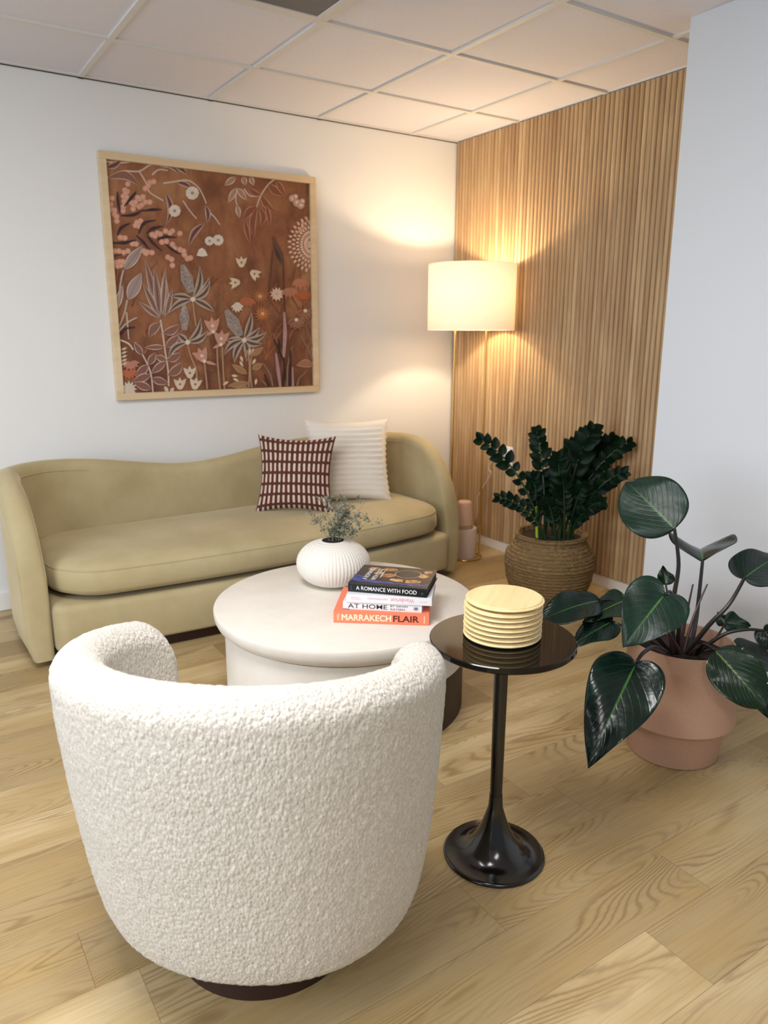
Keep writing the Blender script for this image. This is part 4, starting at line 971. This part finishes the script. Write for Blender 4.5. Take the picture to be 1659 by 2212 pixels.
# stems start near the middle of the pot
leaf((1457, 1142, 2.33), (1352, 1036, 2.45), .205, (-.1, 0, .30), M_LEAFM, .14, .10, 0, oval=True, stem=[(1452, 1412, 2.36), (1455, 1300, 2.35), (1466, 1220, 2.34)], sr=.0068)                 # tall leaf
leaf((1434, 1286, 2.12), (1348, 1394, 2.06), .185, (0, 0, .25), M_LEAFM, .10, .16, .22, stem=[(1462, 1412, 2.32), (1466, 1330, 2.22), (1450, 1280, 2.15)], sr=.005)                    # big front heart
leaf((1372, 1436, 2.12), (1270, 1650, 1.98), .205, (-.2, 0, .35), M_LEAF, .12, .12, .12, stem=[(1438, 1408, 2.26), (1412, 1398, 2.2), (1388, 1412, 2.14)], sr=.006, wav=.012)                  # big low left
leaf((1545, 1405, 2.2), (1655, 1528, 2.12), .145, (.0, 0, .35), M_LEAFB, .10, .12, .0, oval=True, stem=[(1505, 1412, 2.32), (1520, 1392, 2.26)], sr=.0055)                # low right
leaf((1518, 1210, 2.40), (1512, 1166, 2.56), .205, (.0, 0, 1.3), M_LEAF, .30, .55, .0, oval=True, stem=[(1490, 1410, 2.38), (1505, 1330, 2.4)], sr=.0066)   # folded leaf behind
leaf((1609, 1247, 2.3), (1690, 1190, 2.38), .15, (.0, 0, .5), M_LEAF, .10, .2, .18, stem=[(1482, 1412, 2.34), (1530, 1352, 2.3), (1575, 1305, 2.28)], sr=.0066)      # right leaf leaving the frame
leaf((1296, 1296, 2.28), (1176, 1325, 2.20), .11, (-.1, .0, .9), M_LEAF, .22, .12, .0, oval=True, stem=[(1450, 1408, 2.36), (1390, 1352, 2.32), (1335, 1300, 2.3)], sr=.0045)   # left glossy leaf over the floor
leaf((1350, 1296, 2.30), (1262, 1336, 2.24), .095, (-.1, 0, .6), M_LEAFB, .15, .12, .06, stem=[(1448, 1408, 2.36), (1400, 1350, 2.32)], sr=.004)    # scorched left leaf
leaf((1322, 1342, 2.26), (1232, 1392, 2.2), .098, (-.1, 0, .5), M_LEAF, .15, .12, .08, stem=[(1444, 1410, 2.34), (1385, 1372, 2.3), (1345, 1352, 2.28)], smat=M_STEMR, sr=.0042)   # left lower
leaf((1438, 1262, 2.5), (1432, 1222, 2.52), .058, (.3, 0, .0), M_LEAFB, .1, .4, .05, stem=[(1460, 1410, 2.42), (1450, 1330, 2.46)], sr=.004)        # small scorched behind
leaf((1568, 1345, 2.42), (1622, 1352, 2.4), .07, (.0, 0, .5), M_LEAFM, .1, .4, .1, stem=[(1495, 1410, 2.4), (1540, 1385, 2.4)], smat=M_STEMR, sr=.004)
leaf((1565, 1348, 2.43), (1550, 1322, 2.45), .045, (.0, 0, .2), M_LEAFM, .1, .3, .1)
leaf((1650, 1362, 2.3), (1700, 1420, 2.28), .08, (-.2, 0, .1), M_LEAF, .1, .2, .2, stem=[(1500, 1415, 2.36), (1560, 1372, 2.32), (1610, 1360, 2.3)], sr=.0055)
leaf((1590, 1402, 2.36), (1700, 1450, 2.38), .10, (.1, 0, .5), M_LEAF, .1, .12, .1, stem=[(1500, 1412, 2.38), (1545, 1402, 2.38)], smat=M_STEMR, sr=.004)
leaf((1630, 1480, 2.35), (1668, 1558, 2.34), .07, (.1, 0, .3), M_LEAF, .1, .15, .1)
for (a, b_, c_) in (((1468, 1412, 2.3), (1480, 1340, 2.3), (1497, 1262, 2.3)), ((1455, 1410, 2.33), (1440, 1340, 2.33), (1432, 1300, 2.36)), ((1478, 1410, 2.35), (1496, 1330, 2.36), (1528, 1262, 2.38)), ((1470, 1412, 2.28), (1450, 1370, 2.27), (1425, 1345, 2.27)), ((1490, 1414, 2.28), (1500, 1402, 2.26), (1512, 1395, 2.25)), ((1462, 1410, 2.4), (1470, 1350, 2.4), (1482, 1310, 2.42))):
    P = [atd(*a)-PT, atd(*b_)-PT, atd(*c_)-PT]; P[0].z = max(P[0].z, .335); mb = MB(); mb.tube(bez(P[0], P[0].lerp(P[1], .7), P[1], P[2], 8), [.006-.0035*i/8 for i in range(9)], 8); mb.build('stem', M_STEMR, phi)

# ------------------------------------------------------------------ LIGHT
def area(name, loc, size, energy, col, target=None, sy=None):
    l = bpy.data.lights.new(name, 'AREA'); l.energy = energy; l.color = col; l.shape = 'RECTANGLE'; l.size = size; l.size_y = sy or size
    o = bpy.data.objects.new(name, l); COL.objects.link(o); o.location = loc
    d = (Vector(target)-Vector(loc)) if target else Vector((0, 0, -1)); o.rotation_euler = d.to_track_quat('-Z', 'Y').to_euler(); return o
area('ceiling_panel_light', (-2.95, -2.75, H-.012), .58, 50, (1., .985, .97), None, 1.15)
area('ceiling_panel_light', (-3.2, -5.2, H-.012), .58, 26, (1., .985, .97), None, 1.15)
area('ceiling_panel_light', (-5.0, -3.2, H-.012), .58, 26, (1., .985, .97), None, 1.15)
area('window_light', (-6.1, -3.2, 1.5), 2.6, 90, (.76, .87, 1.), (0, -2.0, 1.1), 1.9)
pl = bpy.data.lights.new('lamp_bulb_light', 'POINT'); pl.energy = 18; pl.color = (1., .77, .51); pl.shadow_soft_size = .03
o = bpy.data.objects.new('lamp_bulb_light', pl); COL.objects.link(o); o.location = LP+Vector((0, 0, 1.545))
w = bpy.data.worlds.new('world'); SC.world = w; w.use_nodes = True
bg = w.node_tree.nodes['Background']; bg.inputs[0].default_value = (.84, .92, 1., 1); bg.inputs[1].default_value = .30
for ob in bpy.data.objects:
    if ob.name.startswith('light_bulb'): ob.visible_shadow = False

SC.view_settings.view_transform = 'Standard'; SC.view_settings.look = 'None'
SC.view_settings.exposure = .10; SC.view_settings.gamma = 1.
SC.cycles.use_denoising = True
SC.cycles.max_bounces = 8; SC.cycles.diffuse_bounces = 4; SC.cycles.sample_clamp_indirect = 6
